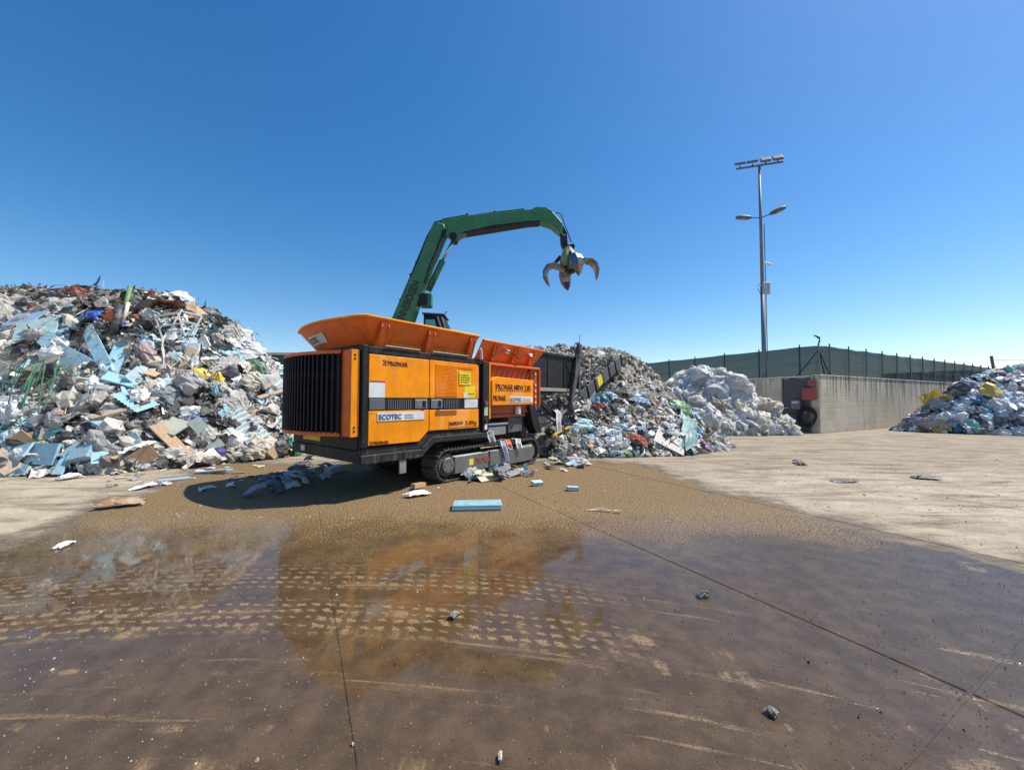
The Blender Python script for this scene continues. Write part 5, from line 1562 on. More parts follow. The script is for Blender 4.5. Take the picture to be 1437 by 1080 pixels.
LEFT = [
    (40, 452, 'foam_board', 'pale blue curved foam sheet high on the left edge of the heap', 'foam board', 'board', (1.3, 0.9, 1.0), (0.34, 0.50, 0.68), 0.2, 0.25),
    (58, 466, 'foam_board', 'pale grey-blue foam board under the draped film', 'foam board', 'board', (1.2, 1.0, 1.2), PALE, 0.9, 0.15),
    (140, 487, 'foam_board', 'long narrow pale blue board sloping down the middle of the left heap', 'foam board', 'board', (2.3, 0.5, 0.9), BLUE, 2.75, 0.05),
    (168, 508, 'foam_board', 'short blue board at the lower end of the long sloping board', 'foam board', 'board', (1.2, 0.5, 1.2), BLUE, 2.4, 0.15),
    (115, 470, 'dark_panel', 'black slatted panel beside the long sloping board', 'panel', 'board', (1.3, 0.6, 1.0), BLACK_, 2.3, 0.15),
    (108, 512, 'foam_board', 'stack of wide light blue ribbed boards in the heap', 'foam board', 'board', (1.6, 0.9, 1.6), (0.42, 0.62, 0.68), 0.15, 0.1),
    (85, 492, 'foam_board', 'flat blue board just above the ribbed stack', 'foam board', 'board', (1.3, 0.6, 1.2), BLUE, 0.1, 0.15),
    (128, 534, 'foam_board', 'small blue board below the ribbed stack', 'foam board', 'board', (0.9, 0.5, 1.4), (0.42, 0.64, 0.70), 0.0, 0.15),
    (176, 538, 'foam_board', 'pale blue offcut right of the ribbed stack', 'foam board', 'board', (0.9, 0.5, 1.4), BLUE, 0.5, 0.2),
    (45, 510, 'plywood_sheet', 'weathered brown plywood sheet on the left flank', 'plywood', 'board', (1.8, 0.9, 0.8), (0.36, 0.30, 0.22), 0.3, 0.15),
    (190, 565, 'foam_board', 'ribbed light blue board at mid height of the heap', 'foam board', 'corrugated', (0.8, 0.5, 1.0), (0.36, 0.62, 0.72), 0.1, 0.2),
    (112, 556, 'brown_panel', 'small dark brown panel with a blue edge', 'panel', 'board', (0.5, 0.4, 1.0), (0.13, 0.10, 0.08), 0.4, 0.2),
    (28, 640, 'foam_board', 'wide blue board leaning at the far left foot of the heap', 'foam board', 'board', (1.2, 0.55, 1.2), (0.36, 0.60, 0.72), 0.2, 0.25),
    (66, 640, 'foam_board', 'large sunlit blue board at the left foot of the heap', 'foam board', 'board', (1.1, 0.7, 1.6), (0.36, 0.62, 0.74), 0.5, 0.25),
    (98, 650, 'foam_board', 'narrow blue board leaning on the large sunlit one', 'foam board', 'board', (0.8, 0.3, 1.4), (0.33, 0.55, 0.64), 2.2, 0.2),
    (15, 657, 'plywood_sheet', 'pale tan board lying at the far left foot of the heap', 'plywood', 'board', (0.9, 0.5, 1.6), (0.62, 0.47, 0.32), 0.05, 0.1),
    (42, 660, 'foam_board', 'small greyish blue board between tan and blue boards', 'foam board', 'board', (0.4, 0.35, 1.4), PALE, 0.1, 0.2),
    (122, 640, 'foam_board', 'blue box-like foam block at the foot of the heap', 'foam board', 'board', (0.6, 0.5, 5.0), (0.30, 0.50, 0.60), 0.5, 0.3),
    (152, 645, 'foam_board', 'thin blue board standing on edge by the dark sack', 'foam board', 'board', (0.6, 0.4, 1.0), (0.36, 0.60, 0.72), 1.2, 0.4),
    (172, 650, 'dark_sack', 'charcoal sack lying at the foot of the left heap', 'sack', 'fold', (0.9, 0.6, 0.6), (0.07, 0.065, 0.06), 0.3, 0.1),
    (20, 570, 'plastic_sheet', 'grey-white plastic sheet hanging at the left edge', 'plastic sheet', 'fold', (1.6, 1.1, 0.6), (0.62, 0.61, 0.60), 0.4, 0.2),
    (8, 577, 'white_bag', 'bright white bag at the left picture edge', 'bag', 'bag', (0.8, 0.5, 0.5), (0.80, 0.80, 0.82), 0.3, 0.2),
    (22, 435, 'plastic_sheet', 'dusty white film draped over the upper left crest', 'plastic sheet', 'fold', (2.4, 1.6, 0.9), (0.66, 0.62, 0.55), 0.3, 0.15),
    (62, 438, 'plastic_sheet', 'crumpled whitish film right of the draped crest film', 'plastic sheet', 'fold', (2.0, 1.2, 0.8), (0.62, 0.60, 0.56), 1.0, 0.15),
    (132, 447, 'blue_bag', 'cobalt blue bag near the crest of the left heap', 'bag', 'fold', (0.6, 0.4, 0.4), (0.04, 0.12, 0.50), 0.4, 0.2),
    (163, 444, 'orange_rag', 'orange plastic scrap near the crest of the left heap', 'scrap', 'fold', (0.4, 0.5, 0.4), (0.75, 0.17, 0.03), 0.4, 0.2),
    (167, 432, 'yellow_scrap', 'yellow plastic scrap above the orange one', 'scrap', 'sheet', (0.4, 0.4, 0.3), (0.65, 0.48, 0.08), 0.4, 0.2),
    (115, 415, 'red_scrap', 'dark red scrap on the crest of the left heap', 'scrap', 'fold', (0.7, 0.4, 0.4), (0.33, 0.07, 0.04), 0.4, 0.2),
    (252, 424, 'white_bag', 'white crumpled bag on the right end of the crest', 'bag', 'fold', (0.8, 0.5, 0.7), (0.76, 0.75, 0.72), 0.4, 0.2),
    (276, 442, 'cardboard_box', 'brown cardboard box near the right end of the crest', 'cardboard', 'bag', (0.6, 0.45, 0.5), CARD, 0.4, 0.2),
    (272, 500, 'white_panel', 'tilted white panel with a tan edge in the upper right slope', 'panel', 'board', (0.9, 0.5, 2.0), (0.76, 0.75, 0.72), 2.4, 0.25),
    (283, 487, 'white_panel', 'upright white panel behind the tilted one', 'panel', 'board', (0.5, 0.6, 1.4), (0.72, 0.72, 0.70), 1.3, 0.5),
    (264, 508, 'cardboard_sheet', 'tan cardboard under the tilted white panel', 'cardboard', 'board', (0.9, 0.3, 2.0), (0.62, 0.45, 0.28), 2.4, 0.25),
    (285, 528, 'yellow_tub', 'yellow plastic tub halves on the right slope', 'tub', 'bag', (0.5, 0.35, 0.3), (0.80, 0.52, 0.02), 0.4, 0.3),
    (304, 531, 'yellow_tub', 'round yellow tub nearest the shredder', 'tub', 'bag', (0.34, 0.3, 0.4), (0.85, 0.58, 0.02), 0.4, 0.3),
    (295, 482, 'black_bag', 'black refuse bag on the upper right slope', 'bag', 'bag', (0.65, 0.5, 0.6), BLACK_, 0.4, 0.2),
    (318, 525, 'black_bag', 'dark blue-black bag beside the yellow tubs', 'bag', 'bag', (0.6, 0.5, 0.6), (0.035, 0.04, 0.055), 0.4, 0.2),
    (232, 488, 'black_bag', 'grey-black bag in the shaded hollow under the crest', 'bag', 'fold', (0.9, 0.9, 0.7), (0.06, 0.06, 0.058), 0.4, 0.2),
    (320, 557, 'tarpaulin', 'large grey tarpaulin draped on the right slope', 'tarpaulin', 'fold', (1.7, 1.2, 0.6), (0.40, 0.385, 0.35), 0.3, 0.1),
    (240, 560, 'tarpaulin', 'dark grey-blue crumpled tarpaulin in the middle of the heap', 'tarpaulin', 'fold', (1.5, 1.0, 0.8), (0.16, 0.19, 0.22), 0.9, 0.1),
    (274, 592, 'blue_bag', 'bright blue bag low in the middle of the heap', 'bag', 'fold', (0.6, 0.5, 0.5), (0.03, 0.13, 0.55), 0.4, 0.2),
    (237, 600, 'foam_board', 'greenish beige ribbed board standing low in the heap', 'foam board', 'board', (0.9, 0.8, 1.2), (0.45, 0.46, 0.37), 0.3, 0.2),
    (240, 622, 'timber_plank', 'orange-brown timber plank at the foot of the heap', 'plank', 'board', (1.3, 0.4, 3.0), (0.55, 0.36, 0.19), 0.1, 0.1),
    (290, 612, 'foam_board', 'grey-green slab behind the timber plank', 'foam board', 'board', (1.2, 0.5, 1.8), (0.30, 0.37, 0.34), 0.2, 0.15),
    (343, 601, 'corrugated_sheet', 'pale corrugated sheet low on the right slope', 'roof sheet', 'corrugated', (1.2, 0.6, 1.6), (0.55, 0.66, 0.66), 0.05, 0.2),
    (331, 618, 'white_bin', 'white plastic drum lying by the corrugated sheet', 'drum', 'bag', (0.55, 0.4, 0.5), (0.74, 0.75, 0.76), 0.1, 0.1),
    (293, 641, 'carpet_roll', 'beige striped carpet folded at the foot of the heap', 'carpet', 'fold', (0.9, 0.6, 0.8), (0.50, 0.45, 0.36), 0.3, 0.1),
    (365, 622, 'blanket', 'crumpled beige blanket beside the shredder end', 'blanket', 'fold', (1.3, 0.9, 0.8), (0.56, 0.50, 0.42), 0.3, 0.1),
    (345, 640, 'blanket', 'second beige blanket at the foot below the crumpled one', 'blanket', 'fold', (0.9, 0.6, 0.7), (0.60, 0.55, 0.47), 1.3, 0.1),
    (308, 644, 'navy_bag', 'small navy blue bag by the striped carpet', 'bag', 'bag', (0.36, 0.3, 0.35), (0.03, 0.04, 0.22), 0.3, 0.1),
    (412, 637, 'green_bag', 'mint green plastic bag under the shredder tail', 'bag', 'fold', (0.5, 0.3, 0.4), (0.10, 0.60, 0.38), 0.3, 0.1),
    (160, 600, 'white_bag', 'lumpy white sack standing out in the dark hollow', 'sack', 'bag', (0.45, 0.4, 0.7), (0.72, 0.66, 0.58), 0.4, 0.1),
    (195, 590, 'black_sheet', 'black plastic sheet in the dark hollow of the heap', 'plastic sheet', 'fold', (1.3, 0.7, 0.4), (0.02, 0.02, 0.022), 0.3, 0.1),
    (110, 597, 'black_sheet', 'black ribbed sheet behind the green straps', 'plastic sheet', 'fold', (1.4, 0.6, 0.4), (0.025, 0.028, 0.03), 0.3, 0.1),
    (10, 610, 'green_tarpaulin', 'dark green tarpaulin at the left picture edge', 'tarpaulin', 'fold', (1.3, 0.7, 0.6), (0.03, 0.17, 0.13), 0.3, 0.15),
    (60, 612, 'green_tarpaulin', 'torn dark green strip right of the left-edge tarpaulin', 'tarpaulin', 'sheet', (1.2, 0.4, 0.5), (0.04, 0.22, 0.20), 0.3, 0.15),
    (60, 625, 'yellow_scrap', 'mustard yellow bag at the left foot of the heap', 'bag', 'bag', (0.4, 0.25, 0.3), (0.55, 0.38, 0.10), 0.3, 0.1),
    (192, 628, 'green_netting', 'dark green crumpled netting above the charcoal sack', 'netting', 'fold', (0.9, 0.6, 0.6), (0.06, 0.12, 0.08), 0.3, 0.1),
    (340, 490, 'white_film', 'white film hanging down the right slope', 'plastic sheet', 'fold', (1.5, 1.2, 0.6), (0.74, 0.74, 0.74), 1.1, 0.15),
    (330, 470, 'white_film', 'shiny white film at the right shoulder of the heap', 'plastic sheet', 'fold', (1.2, 1.0, 0.6), (0.72, 0.71, 0.70), 0.7, 0.15),
    (376, 545, 'white_film', 'whitish film strips near the shredder radiator', 'plastic sheet', 'fold', (1.3, 1.0, 0.6), (0.68, 0.67, 0.64), 1.4, 0.15),
    (362, 520, 'green_bag', 'dull green bag on the lower right slope', 'bag', 'fold', (0.5, 0.7, 0.4), (0.10, 0.20, 0.10), 1.4, 0.2),
    (383, 516, 'red_scrap', 'faded red plastic strip by the shredder radiator', 'scrap', 'sheet', (0.25, 0.7, 0.3), (0.50, 0.12, 0.10), 1.4, 0.2),
    (402, 518, 'yellow_bag', 'pale yellow bag right beside the radiator', 'bag', 'bag', (0.4, 0.6, 0.5), (0.70, 0.62, 0.22), 0.4, 0.1),
    (206, 497, 'pink_bag', 'dusty pink striped bag in the upper middle', 'bag', 'fold', (0.4, 0.8, 0.4), (0.36, 0.25, 0.24), 1.5, 0.1),
]
for (px, py, nm, lab, cat, kind, size, c_, spin, tilt) in LEFT:
    if kind == 'board': size = (size[0] * 0.85, size[1] * 0.70, size[2] * 0.7)
    if kind == 'fold' and size[0] > 0.8: kind = 'drape'; size = (size[0], size[1] * 0.9, size[2] * 0.45)
    nm = nm.replace('white_panel', 'white_board').replace('brown_panel', 'brown_board').replace('dark_panel', 'slatted_board')
    on(HL, px, py, nm, lab, cat, kind, size, c_, spin=spin, tilt=tilt, film=(nm in ('plastic_sheet', 'white_film')), lift=0.13 if kind in ('board', 'corrugated') else 0.03)
# green strapping bundle, tubes, poles, frames in the left heap
h_ = HL.hit(68, 540)
for k in range(26):
    a = rnP.random() * 6.28
    b0 = h_[0] + h_[1] * 0.25 + Vector((rnP.normal() * 0.4, rnP.normal() * 0.2, 0.35 + rnP.normal() * 0.2))
    L_ = rnP.uniform(0.5, 1.1)
    pts = [b0 + Vector((math.cos(a) * 0.35 * t + 0.08 * math.sin(3 * t + k), -0.30 * t * t, -L_ * t * t + 0.12 * math.sin(3 * t))) for t in np.linspace(0, 1, 10)]
    m_ = MB()
    vs = []
    for p in pts:
        vs += [p + Vector((-0.014, 0, 0)), p + Vector((0.014, 0.006, 0))]
    m_.add(vs, [(2 * i, 2 * i + 1, 2 * i + 3, 2 * i + 2) for i in range(9)])
    o = m_.build('packing_strap', M['piece'])
    o.color = (*[(0.05, 0.26, 0.12), (0.10, 0.33, 0.20), (0.03, 0.14, 0.08)][k % 3], 1)
    tag(o, 'green packing strap dangling in a tangle on the left heap', 'strap', 'green straps tangled on the left heap')
def rod(name, label, cat, heap, a, b_, r_, colr, out=0.3):
    pa, pb = heap.hit(*a), heap.hit(*b_)
    if pb is None:
        for dy in range(1, 60):
            pb = heap.hit(b_[0], b_[1] + dy)
            if pb: break
    if pa is None: pa = (pb[0] + Vector(((a[0] - b_[0]) * 0.022, 0, (b_[1] - a[1]) * 0.022)), Vector((0, 0, 0)))
    if pb is None: pb = (at(b_[0], b_[1], pa[0].y), Vector((0, -0.5, 0.8)))
    A_, B_ = pa[0] + pa[1] * out, pb[0] + pb[1] * 0.05
    mid = (A_ + B_) / 2 + Vector((0.03, 0, 0.12))
    o = MB().tube([A_, mid, B_], r_, 8).build(name, M['piece'], smooth=True)
    o.color = (*colr, 1)
    return tag(o, label, cat)
rod('bent_pipe', 'bent green pipe sticking up from the crest of the left heap', 'pipe', HL, (189, 417), (176, 440), 0.06, (0.15, 0.26, 0.09))
rod('dark_tube', 'long dark tube lying below the crest of the left heap', 'pipe', HL, (176, 440), (162, 472), 0.10, (0.05, 0.055, 0.06), 0.25)
rod('white_pole', 'white pole beside the dark tube', 'pole', HL, (187, 436), (174, 458), 0.05, (0.72, 0.66, 0.60), 0.25)
rod('timber_batten', 'brown batten poking out over the crest', 'batten', HL, (217, 410), (203, 420), 0.04, (0.34, 0.13, 0.08), 0.3)
for k, (x_, y_) in enumerate(((262, 462), (243, 466))):
    hh = HL.hit(x_, y_)
    if hh:
        m_ = MB()
        w_, t_ = 0.42, 0.05
        for a_, b_ in (((-w_, 0, 0.5), (w_, 0, 0.5)), ((-w_, 0, -0.5), (-w_, 0, 0.6)), ((w_, 0, -0.5), (w_, 0, 0.5)), ((-w_, 0, 0.1), (w_, 0, 0.05))):
            m_.bar(a_, b_, t_, t_)
        o = m_.build('chair_frame', M['piece'])
        o.location = hh[0] + hh[1] * 0.22
        o.rotation_euler = (R(-25 + 20 * k), R(12 - 30 * k), R(20))
        o.scale = (0.6, 1, 0.7)
        o.color = (0.70, 0.69, 0.66, 1)
        tag(o, ['white frame piece sticking out on the upper right slope', 'pale frame piece left of the white one on the slope'][k], 'frame')

def scatter_pieces(heap, n, xr, yr, specs, seed, group, lab):
    r = np.random.default_rng(seed)
    k = 0
    for _ in range(n * 6):
        if k >= n: break
        px, py = r.uniform(*xr), r.uniform(*yr)
        h_ = heap.hit(px, py)
        if h_ is None: continue
        nm, cat, kind, s_, c_ = specs[r.integers(len(specs))]
        f_ = r.uniform(0.7, 1.3)
        fc = r.uniform(0.8, 1.15)
        c2 = tuple(min(max(v * fc, 0.01), 0.85) for v in c_)
        fx, fy = (px - xr[0]) / (xr[1] - xr[0]), (py - yr[0]) / (yr[1] - yr[0])
        where = '%s, %s' % (['high up', 'above the middle', 'below the middle', 'near the foot'][min(int(fy * 4), 3)], ['at its far left', 'left of its centre', 'at its centre', 'right of its centre', 'at its far right'][min(int(fx * 5), 4)])
        sz = 'small' if f_ < 0.9 else ('mid-sized' if f_ < 1.12 else 'large')
        piece(nm, '%s %s, %s' % (sz, lab % nm.replace('_', ' '), where), cat, kind, h_[0], h_[1], (s_[0] * f_, s_[1] * f_, s_[2] * f_), c2, group='%s: %s' % (group, nm.replace('_', ' ')), tilt=0.35, lift=0.10)
        k += 1
scatter_pieces(HL, 95, (0, 400), (425, 655), [
    ('blue_foam_offcut', 'foam board', 'board', (0.42, 0.22, 0.8), (0.38, 0.57, 0.64)),
    ('cardboard_scrap', 'cardboard', 'board', (0.5, 0.35, 0.5), CARD), ('beige_rag', 'rag', 'fold', (0.6, 0.4, 0.4), (0.56, 0.50, 0.41)),
    ('white_plastic_scrap', 'plastic', 'fold', (0.5, 0.4, 0.4), WHITE_), ('grey_plastic_sheet', 'plastic sheet', 'fold', (0.8, 0.5, 0.4), GREY_),
    ('black_plastic_bag', 'bag', 'bag', (0.4, 0.35, 0.35), BLACK_), ('timber_offcut', 'timber', 'board', (0.8, 0.12, 1.6), (0.45, 0.35, 0.24))], 5, 'loose scraps on the left heap', '%s on the left heap')
MID = [
    (952, 578, 'green_bag', 'pale green plastic bag on top of the colourful heap', 'bag', 'fold', (0.8, 0.6, 0.9), (0.34, 0.58, 0.30), HM),
    (962, 612, 'teal_tarpaulin', 'long teal tarpaulin trailing down to the yard', 'tarpaulin', 'fold', (2.0, 0.6, 0.5), (0.14, 0.28, 0.27), HM),
    (985, 628, 'purple_bag', 'small violet bag at the end of the teal tarpaulin', 'bag', 'fold', (0.4, 0.25, 0.25), (0.30, 0.12, 0.38), HM),
    (988, 615, 'blue_strip', 'blue plastic strip beside the teal tarpaulin', 'plastic', 'sheet', (0.25, 0.8, 0.3), (0.10, 0.30, 0.42), HM),
    (897, 622, 'red_cloth', 'red cloth at the foot of the colourful heap', 'cloth', 'fold', (0.6, 0.4, 0.4), (0.40, 0.07, 0.04), HM),
    (938, 626, 'grey_board', 'large grey fibre board leaning at the foot of the heap', 'board', 'board', (0.95, 0.75, 0.8), (0.30, 0.28, 0.25), HM),
    (836, 576, 'red_bin', 'dull red plastic shell in shade under the conveyor', 'plastic', 'fold', (0.4, 0.4, 0.6), (0.22, 0.06, 0.035), HM),
    (857, 560, 'blue_bag', 'light blue bag under the conveyor', 'bag', 'fold', (0.5, 0.3, 0.35), (0.25, 0.50, 0.62), HM),
    (898, 566, 'blue_bag', 'light blue crumpled bag on the crest of the colourful heap', 'bag', 'fold', (0.55, 0.35, 0.35), (0.25, 0.45, 0.60), HM),
    (820, 600, 'blue_sheet', 'pale blue plastic piece in the shaded left end of the heap', 'plastic', 'fold', (0.55, 0.5, 0.4), (0.35, 0.55, 0.60), HM),
    (860, 612, 'blue_bag', 'pale blue bag at the middle foot of the heap', 'bag', 'fold', (0.55, 0.4, 0.35), (0.32, 0.55, 0.64), HM),
    (1008, 572, 'brown_film', 'brownish film bundle in the middle of the white heap', 'plastic sheet', 'fold', (1.0, 0.9, 0.8), (0.42, 0.35, 0.22), HW),
    (1072, 572, 'beige_film', 'beige film lobe on the right side of the white heap', 'plastic sheet', 'fold', (1.7, 1.2, 0.9), (0.64, 0.55, 0.42), HW),
    (1000, 545, 'grey_film', 'bluish grey film lobe in the middle of the white heap', 'plastic sheet', 'fold', (2.2, 1.6, 0.9), (0.50, 0.52, 0.57), HW),
    (1030, 540, 'white_film', 'brightest white film lobe on the upper right of the white heap', 'plastic sheet', 'fold', (2.2, 1.7, 0.9), (0.78, 0.77, 0.75), HW),
    (985, 525, 'white_film', 'white film lobe at the top left of the white heap', 'plastic sheet', 'fold', (1.8, 1.4, 0.9), (0.74, 0.74, 0.74), HW),
    (950, 560, 'grey_film', 'shaded grey film lobe at the left side of the white heap', 'plastic sheet', 'fold', (2.0, 1.4, 0.8), (0.52, 0.53, 0.56), HW),
    (1000, 595, 'white_film', 'white film trailing on the yard before the white heap', 'plastic sheet', 'fold', (1.8, 1.1, 0.7), (0.70, 0.69, 0.67), HW),
    (1388, 551, 'yellow_bag', 'mustard yellow sack in the middle of the right heap', 'sack', 'bag', (0.95, 0.7, 0.8), (0.62, 0.45, 0.05), HR),
    (1352, 529, 'blue_bag', 'translucent blue-white bag on top of the right heap', 'bag', 'bag', (1.1, 0.8, 0.8), (0.40, 0.56, 0.78), HR),
    (1318, 533, 'blue_bag', 'sky blue bag at the top left corner of the right heap', 'bag', 'bag', (0.7, 0.5, 0.5), (0.14, 0.42, 0.66), HR),
    (1327, 596, 'yellow_bag', 'golden scrap at the foot of the right heap', 'scrap', 'fold', (0.8, 0.5, 0.5), (0.60, 0.42, 0.14), HR),
    (1366, 606, 'teal_bag', 'turquoise bag at the foot of the right heap', 'bag', 'fold', (0.8, 0.4, 0.5), (0.08, 0.42, 0.36), HR),
    (1285, 588, 'blue_bag', 'blue sheet at the lower left edge of the right heap', 'bag', 'fold', (0.7, 0.4, 0.4), (0.10, 0.22, 0.44), HR),
    (1305, 592, 'mauve_sheet', 'dusty mauve sheet sloping at the left foot of the right heap', 'plastic sheet', 'sheet', (1.0, 0.7, 0.5), (0.42, 0.36, 0.36), HR),
    (1410, 560, 'white_bag', 'long white film across the right heap near the picture edge', 'plastic sheet', 'fold', (2.0, 0.7, 0.6), (0.74, 0.76, 0.78), HR),
]
for (px, py, nm, lab, cat, kind, size, c_, hp_) in MID:
    film = 'film' in nm
    if film: kind = 'drape'
    elif kind == 'fold': size = (size[0], size[1], size[2] * 0.7)
    on(hp_, px, py, nm, lab, cat, kind, size, c_, tilt=0.15, film=film, smooth=film, lift=0.12)
scatter_pieces(HR, 60, (1275, 1437), (530, 605), [('white_bag', 'bag', 'fold', (0.6, 0.5, 0.5), (0.72, 0.73, 0.75)), ('blue_bag', 'bag', 'fold', (0.6, 0.5, 0.4), (0.20, 0.32, 0.48)), ('navy_bag', 'bag', 'bag', (0.6, 0.5, 0.5), (0.035, 0.04, 0.075)),
               ('pale_blue_bag', 'bag', 'fold', (0.7, 0.5, 0.4), (0.42, 0.55, 0.66)), ('grey_bag', 'bag', 'fold', (0.7, 0.5, 0.4), (0.30, 0.30, 0.32))], 6, 'bags on the right heap', '%s on the right heap')
scatter_pieces(HM, 50, (800, 1010), (560, 632), [('white_scrap', 'scrap', 'fold', (0.35, 0.28, 0.25), (0.70, 0.69, 0.66)), ('blue_scrap', 'scrap', 'fold', (0.35, 0.25, 0.25), (0.32, 0.55, 0.66)), ('brown_scrap', 'scrap', 'sheet', (0.4, 0.3, 0.3), (0.42, 0.30, 0.18)),
               ('black_scrap', 'scrap', 'fold', (0.4, 0.3, 0.3), (0.03, 0.03, 0.035))], 7, 'scraps on the colourful heap', '%s on the colourful heap')
def wfilm(n):
    r = np.random.default_rng(9)
    for k in range(n):
        px_, py_ = r.uniform(930, 1110), r.uniform(515, 606)
        h_ = HW.hit(px_, py_)
        if h_ is None: continue
        c_ = [(0.86, 0.85, 0.83), (0.74, 0.74, 0.76), (0.80, 0.73, 0.63)][r.integers(3)]
        piece('film_bundle', '%s film bundle in the white heap, %s' % (['white', 'bluish white', 'cream'][[0.86, 0.74, 0.80].index(c_[0])], ['near the top', 'at mid height', 'near the foot'][min(int((py_ - 515) / 31), 2)] + ', ' + ['left end', 'left of centre', 'right of centre', 'right end'][min(int((px_ - 930) / 46), 3)]), 'plastic film', 'drape', h_[0], h_[1], (r.uniform(0.7, 1.5), r.uniform(0.5, 1.0), r.uniform(0.35, 0.6)), c_, film=True, smooth=True, group='film bundles of the white heap', tilt=0.2, lift=0.02)
wfilm(34)

# --- litter by the machine and on the yard
def lit(px, py, nm, lab, cat, kind, size, c_, tilt=0.08, z=0.0, **k):
    p = ground_at(px, py)
    return piece(nm, lab, cat, kind, (p.x, p.y, z), (0, 0, 1), size, c_, tilt=tilt, lift=0.02, **k)
# two-layer blue foam slab in the puddle
fs = empty('foam_slab', tuple(ground_at(669, 713)), R(4))
B(-0.36, 0.36, -0.15, 0.15, 0.006, 0.045).build('lower_sheet', M['piece'], fs, bevel=0.006).color = (0.20, 0.36, 0.42, 1)
u_ = B(-0.35, 0.37, -0.14, 0.16, 0.047, 0.085).build('upper_sheet', M['piece'], fs, bevel=0.006)
u_.color = (0.36, 0.62, 0.68, 1)
rg = MB()
for k in range(6):
    rg.box(-0.34, 0.36, -0.125 + k * 0.05, -0.11 + k * 0.05, 0.086, 0.09)
r2 = rg.build('surface_ribs', M['piece'], u_); r2.color = (0.42, 0.68, 0.72, 1)
tag(fs, 'light blue two-layer foam slab lying on the wet yard', 'foam slab')
LIT = [
    (753, 681, 'foam_bit', 'pale blue foam bit right of the track litter', 'foam', 'board', (0.26, 0.14, 1.2), (0.45, 0.66, 0.72)),
    (804, 688, 'foam_bit', 'pale blue foam bit farthest right on the wet yard', 'foam', 'board', (0.22, 0.13, 1.2), (0.40, 0.60, 0.68)),
    (90, 766, 'paper_sheet', 'white paper sheet on the mud at the left', 'paper', 'sheet', (0.24, 0.11, 0.08), (0.74, 0.74, 0.78)),
    (168, 711, 'brown_rag', 'brown rag left of the machine shadow', 'rag', 'fold', (0.55, 0.25, 0.22), (0.38, 0.22, 0.12)),
    (201, 685, 'paper_sheet', 'white sheet left of the shadow tip', 'paper', 'sheet', (0.42, 0.25, 0.10), (0.72, 0.72, 0.74)),
    (62, 667, 'paper_sheet', 'white papers at the far left heap foot', 'paper', 'sheet', (0.7, 0.4, 0.3), (0.70, 0.68, 0.66)),
    (98, 672, 'paper_sheet', 'small white paper scraps before the heap foot', 'paper', 'fold', (0.4, 0.25, 0.2), (0.74, 0.74, 0.75)),
    (300, 664, 'foam_strip', 'blue foam strip just left of the shadow', 'foam', 'board', (0.8, 0.18, 0.6), (0.36, 0.58, 0.66)),
    (245, 674, 'foam_strip', 'long blue foam strip near the shadow tip', 'foam', 'board', (0.6, 0.16, 0.6), (0.36, 0.56, 0.66)),
    (587, 685, 'timber_block', 'orange-tan wooden block before the track', 'timber', 'board', (0.36, 0.12, 1.6), (0.55, 0.32, 0.15)),
    (586, 696, 'white_scrap', 'white crumpled scraps before the wooden block', 'scrap', 'fold', (0.45, 0.18, 0.14), (0.72, 0.71, 0.70)),
    (470, 663, 'foam_block', 'dull blue foam block in the machine shadow', 'foam', 'board', (0.5, 0.25, 2.6), (0.36, 0.48, 0.56)),
    (637, 866, 'muddy_rag', 'small grey muddy rag on the tread prints', 'rag', 'fold', (0.09, 0.06, 0.05), (0.20, 0.18, 0.15)),
    (988, 837, 'mud_clod', 'dark mud clod right of centre on the wet slab', 'clod', 'fold', (0.12, 0.07, 0.07), (0.10, 0.085, 0.07)),
    (1083, 1003, 'muddy_rag', 'small crumpled scrap at lower right of the yard', 'rag', 'fold', (0.06, 0.05, 0.04), (0.18, 0.155, 0.13)),
    (702, 1066, 'pale_stone', 'pale splinter at the bottom edge of the picture', 'scrap', 'fold', (0.02, 0.05, 0.02), (0.46, 0.42, 0.36)),
    (942, 733, 'thin_stick', 'thin pale stick on the wet slab', 'stick', 'strip', (0.42, 0.1, 0.1), (0.50, 0.44, 0.34)),
    (848, 718, 'twig', 'crooked twig beside a dark patch', 'twig', 'strip', (0.5, 0.5, 0.2), (0.45, 0.36, 0.24)),
    (1122, 651, 'dark_rag', 'dark rag lying on the dry yard', 'rag', 'fold', (0.6, 0.25, 0.12), (0.05, 0.042, 0.035)),
    (1300, 672, 'dark_clod', 'dark clod on the dry right side of the yard', 'clod', 'fold', (0.45, 0.22, 0.12), (0.07, 0.058, 0.045)),
    (1185, 676, 'dark_clod', 'low dark smear of mud left of the clod', 'clod', 'fold', (0.5, 0.25, 0.05), (0.10, 0.08, 0.06)),
    (773, 640, 'dark_rags', 'black rags by the end of the track', 'rag', 'fold', (0.8, 0.5, 0.35), (0.03, 0.03, 0.035)),
    (815, 652, 'white_strip', 'white folded strip on the black rags', 'scrap', 'fold', (0.5, 0.25, 0.3), (0.66, 0.68, 0.68)),
]
for (px, py, nm, lab, cat, kind, size, c_) in LIT:
    lit(px, py, nm, lab, cat, kind, size, c_)
lit(1088, 607, 'blue_film', 'bright blue film lying at the foot of the white plastic heap', 'plastic sheet', 'drape', (1.9, 0.7, 0.55), (0.04, 0.30, 0.60), film=True, smooth=True, spin=math.pi)
lit(1112, 609, 'beige_film', 'whitish film tail on the yard at the right end of the white heap', 'plastic sheet', 'drape', (1.0, 0.5, 0.4), (0.72, 0.67, 0.58), film=True, smooth=True)
rL = np.random.default_rng(12)
cols = [((0.70, 0.69, 0.68), 'white'), ((0.40, 0.58, 0.66), 'pale blue'), ((0.05, 0.05, 0.06), 'black'), ((0.62, 0.56, 0.38), 'cream'), ((0.30, 0.30, 0.32), 'grey')]
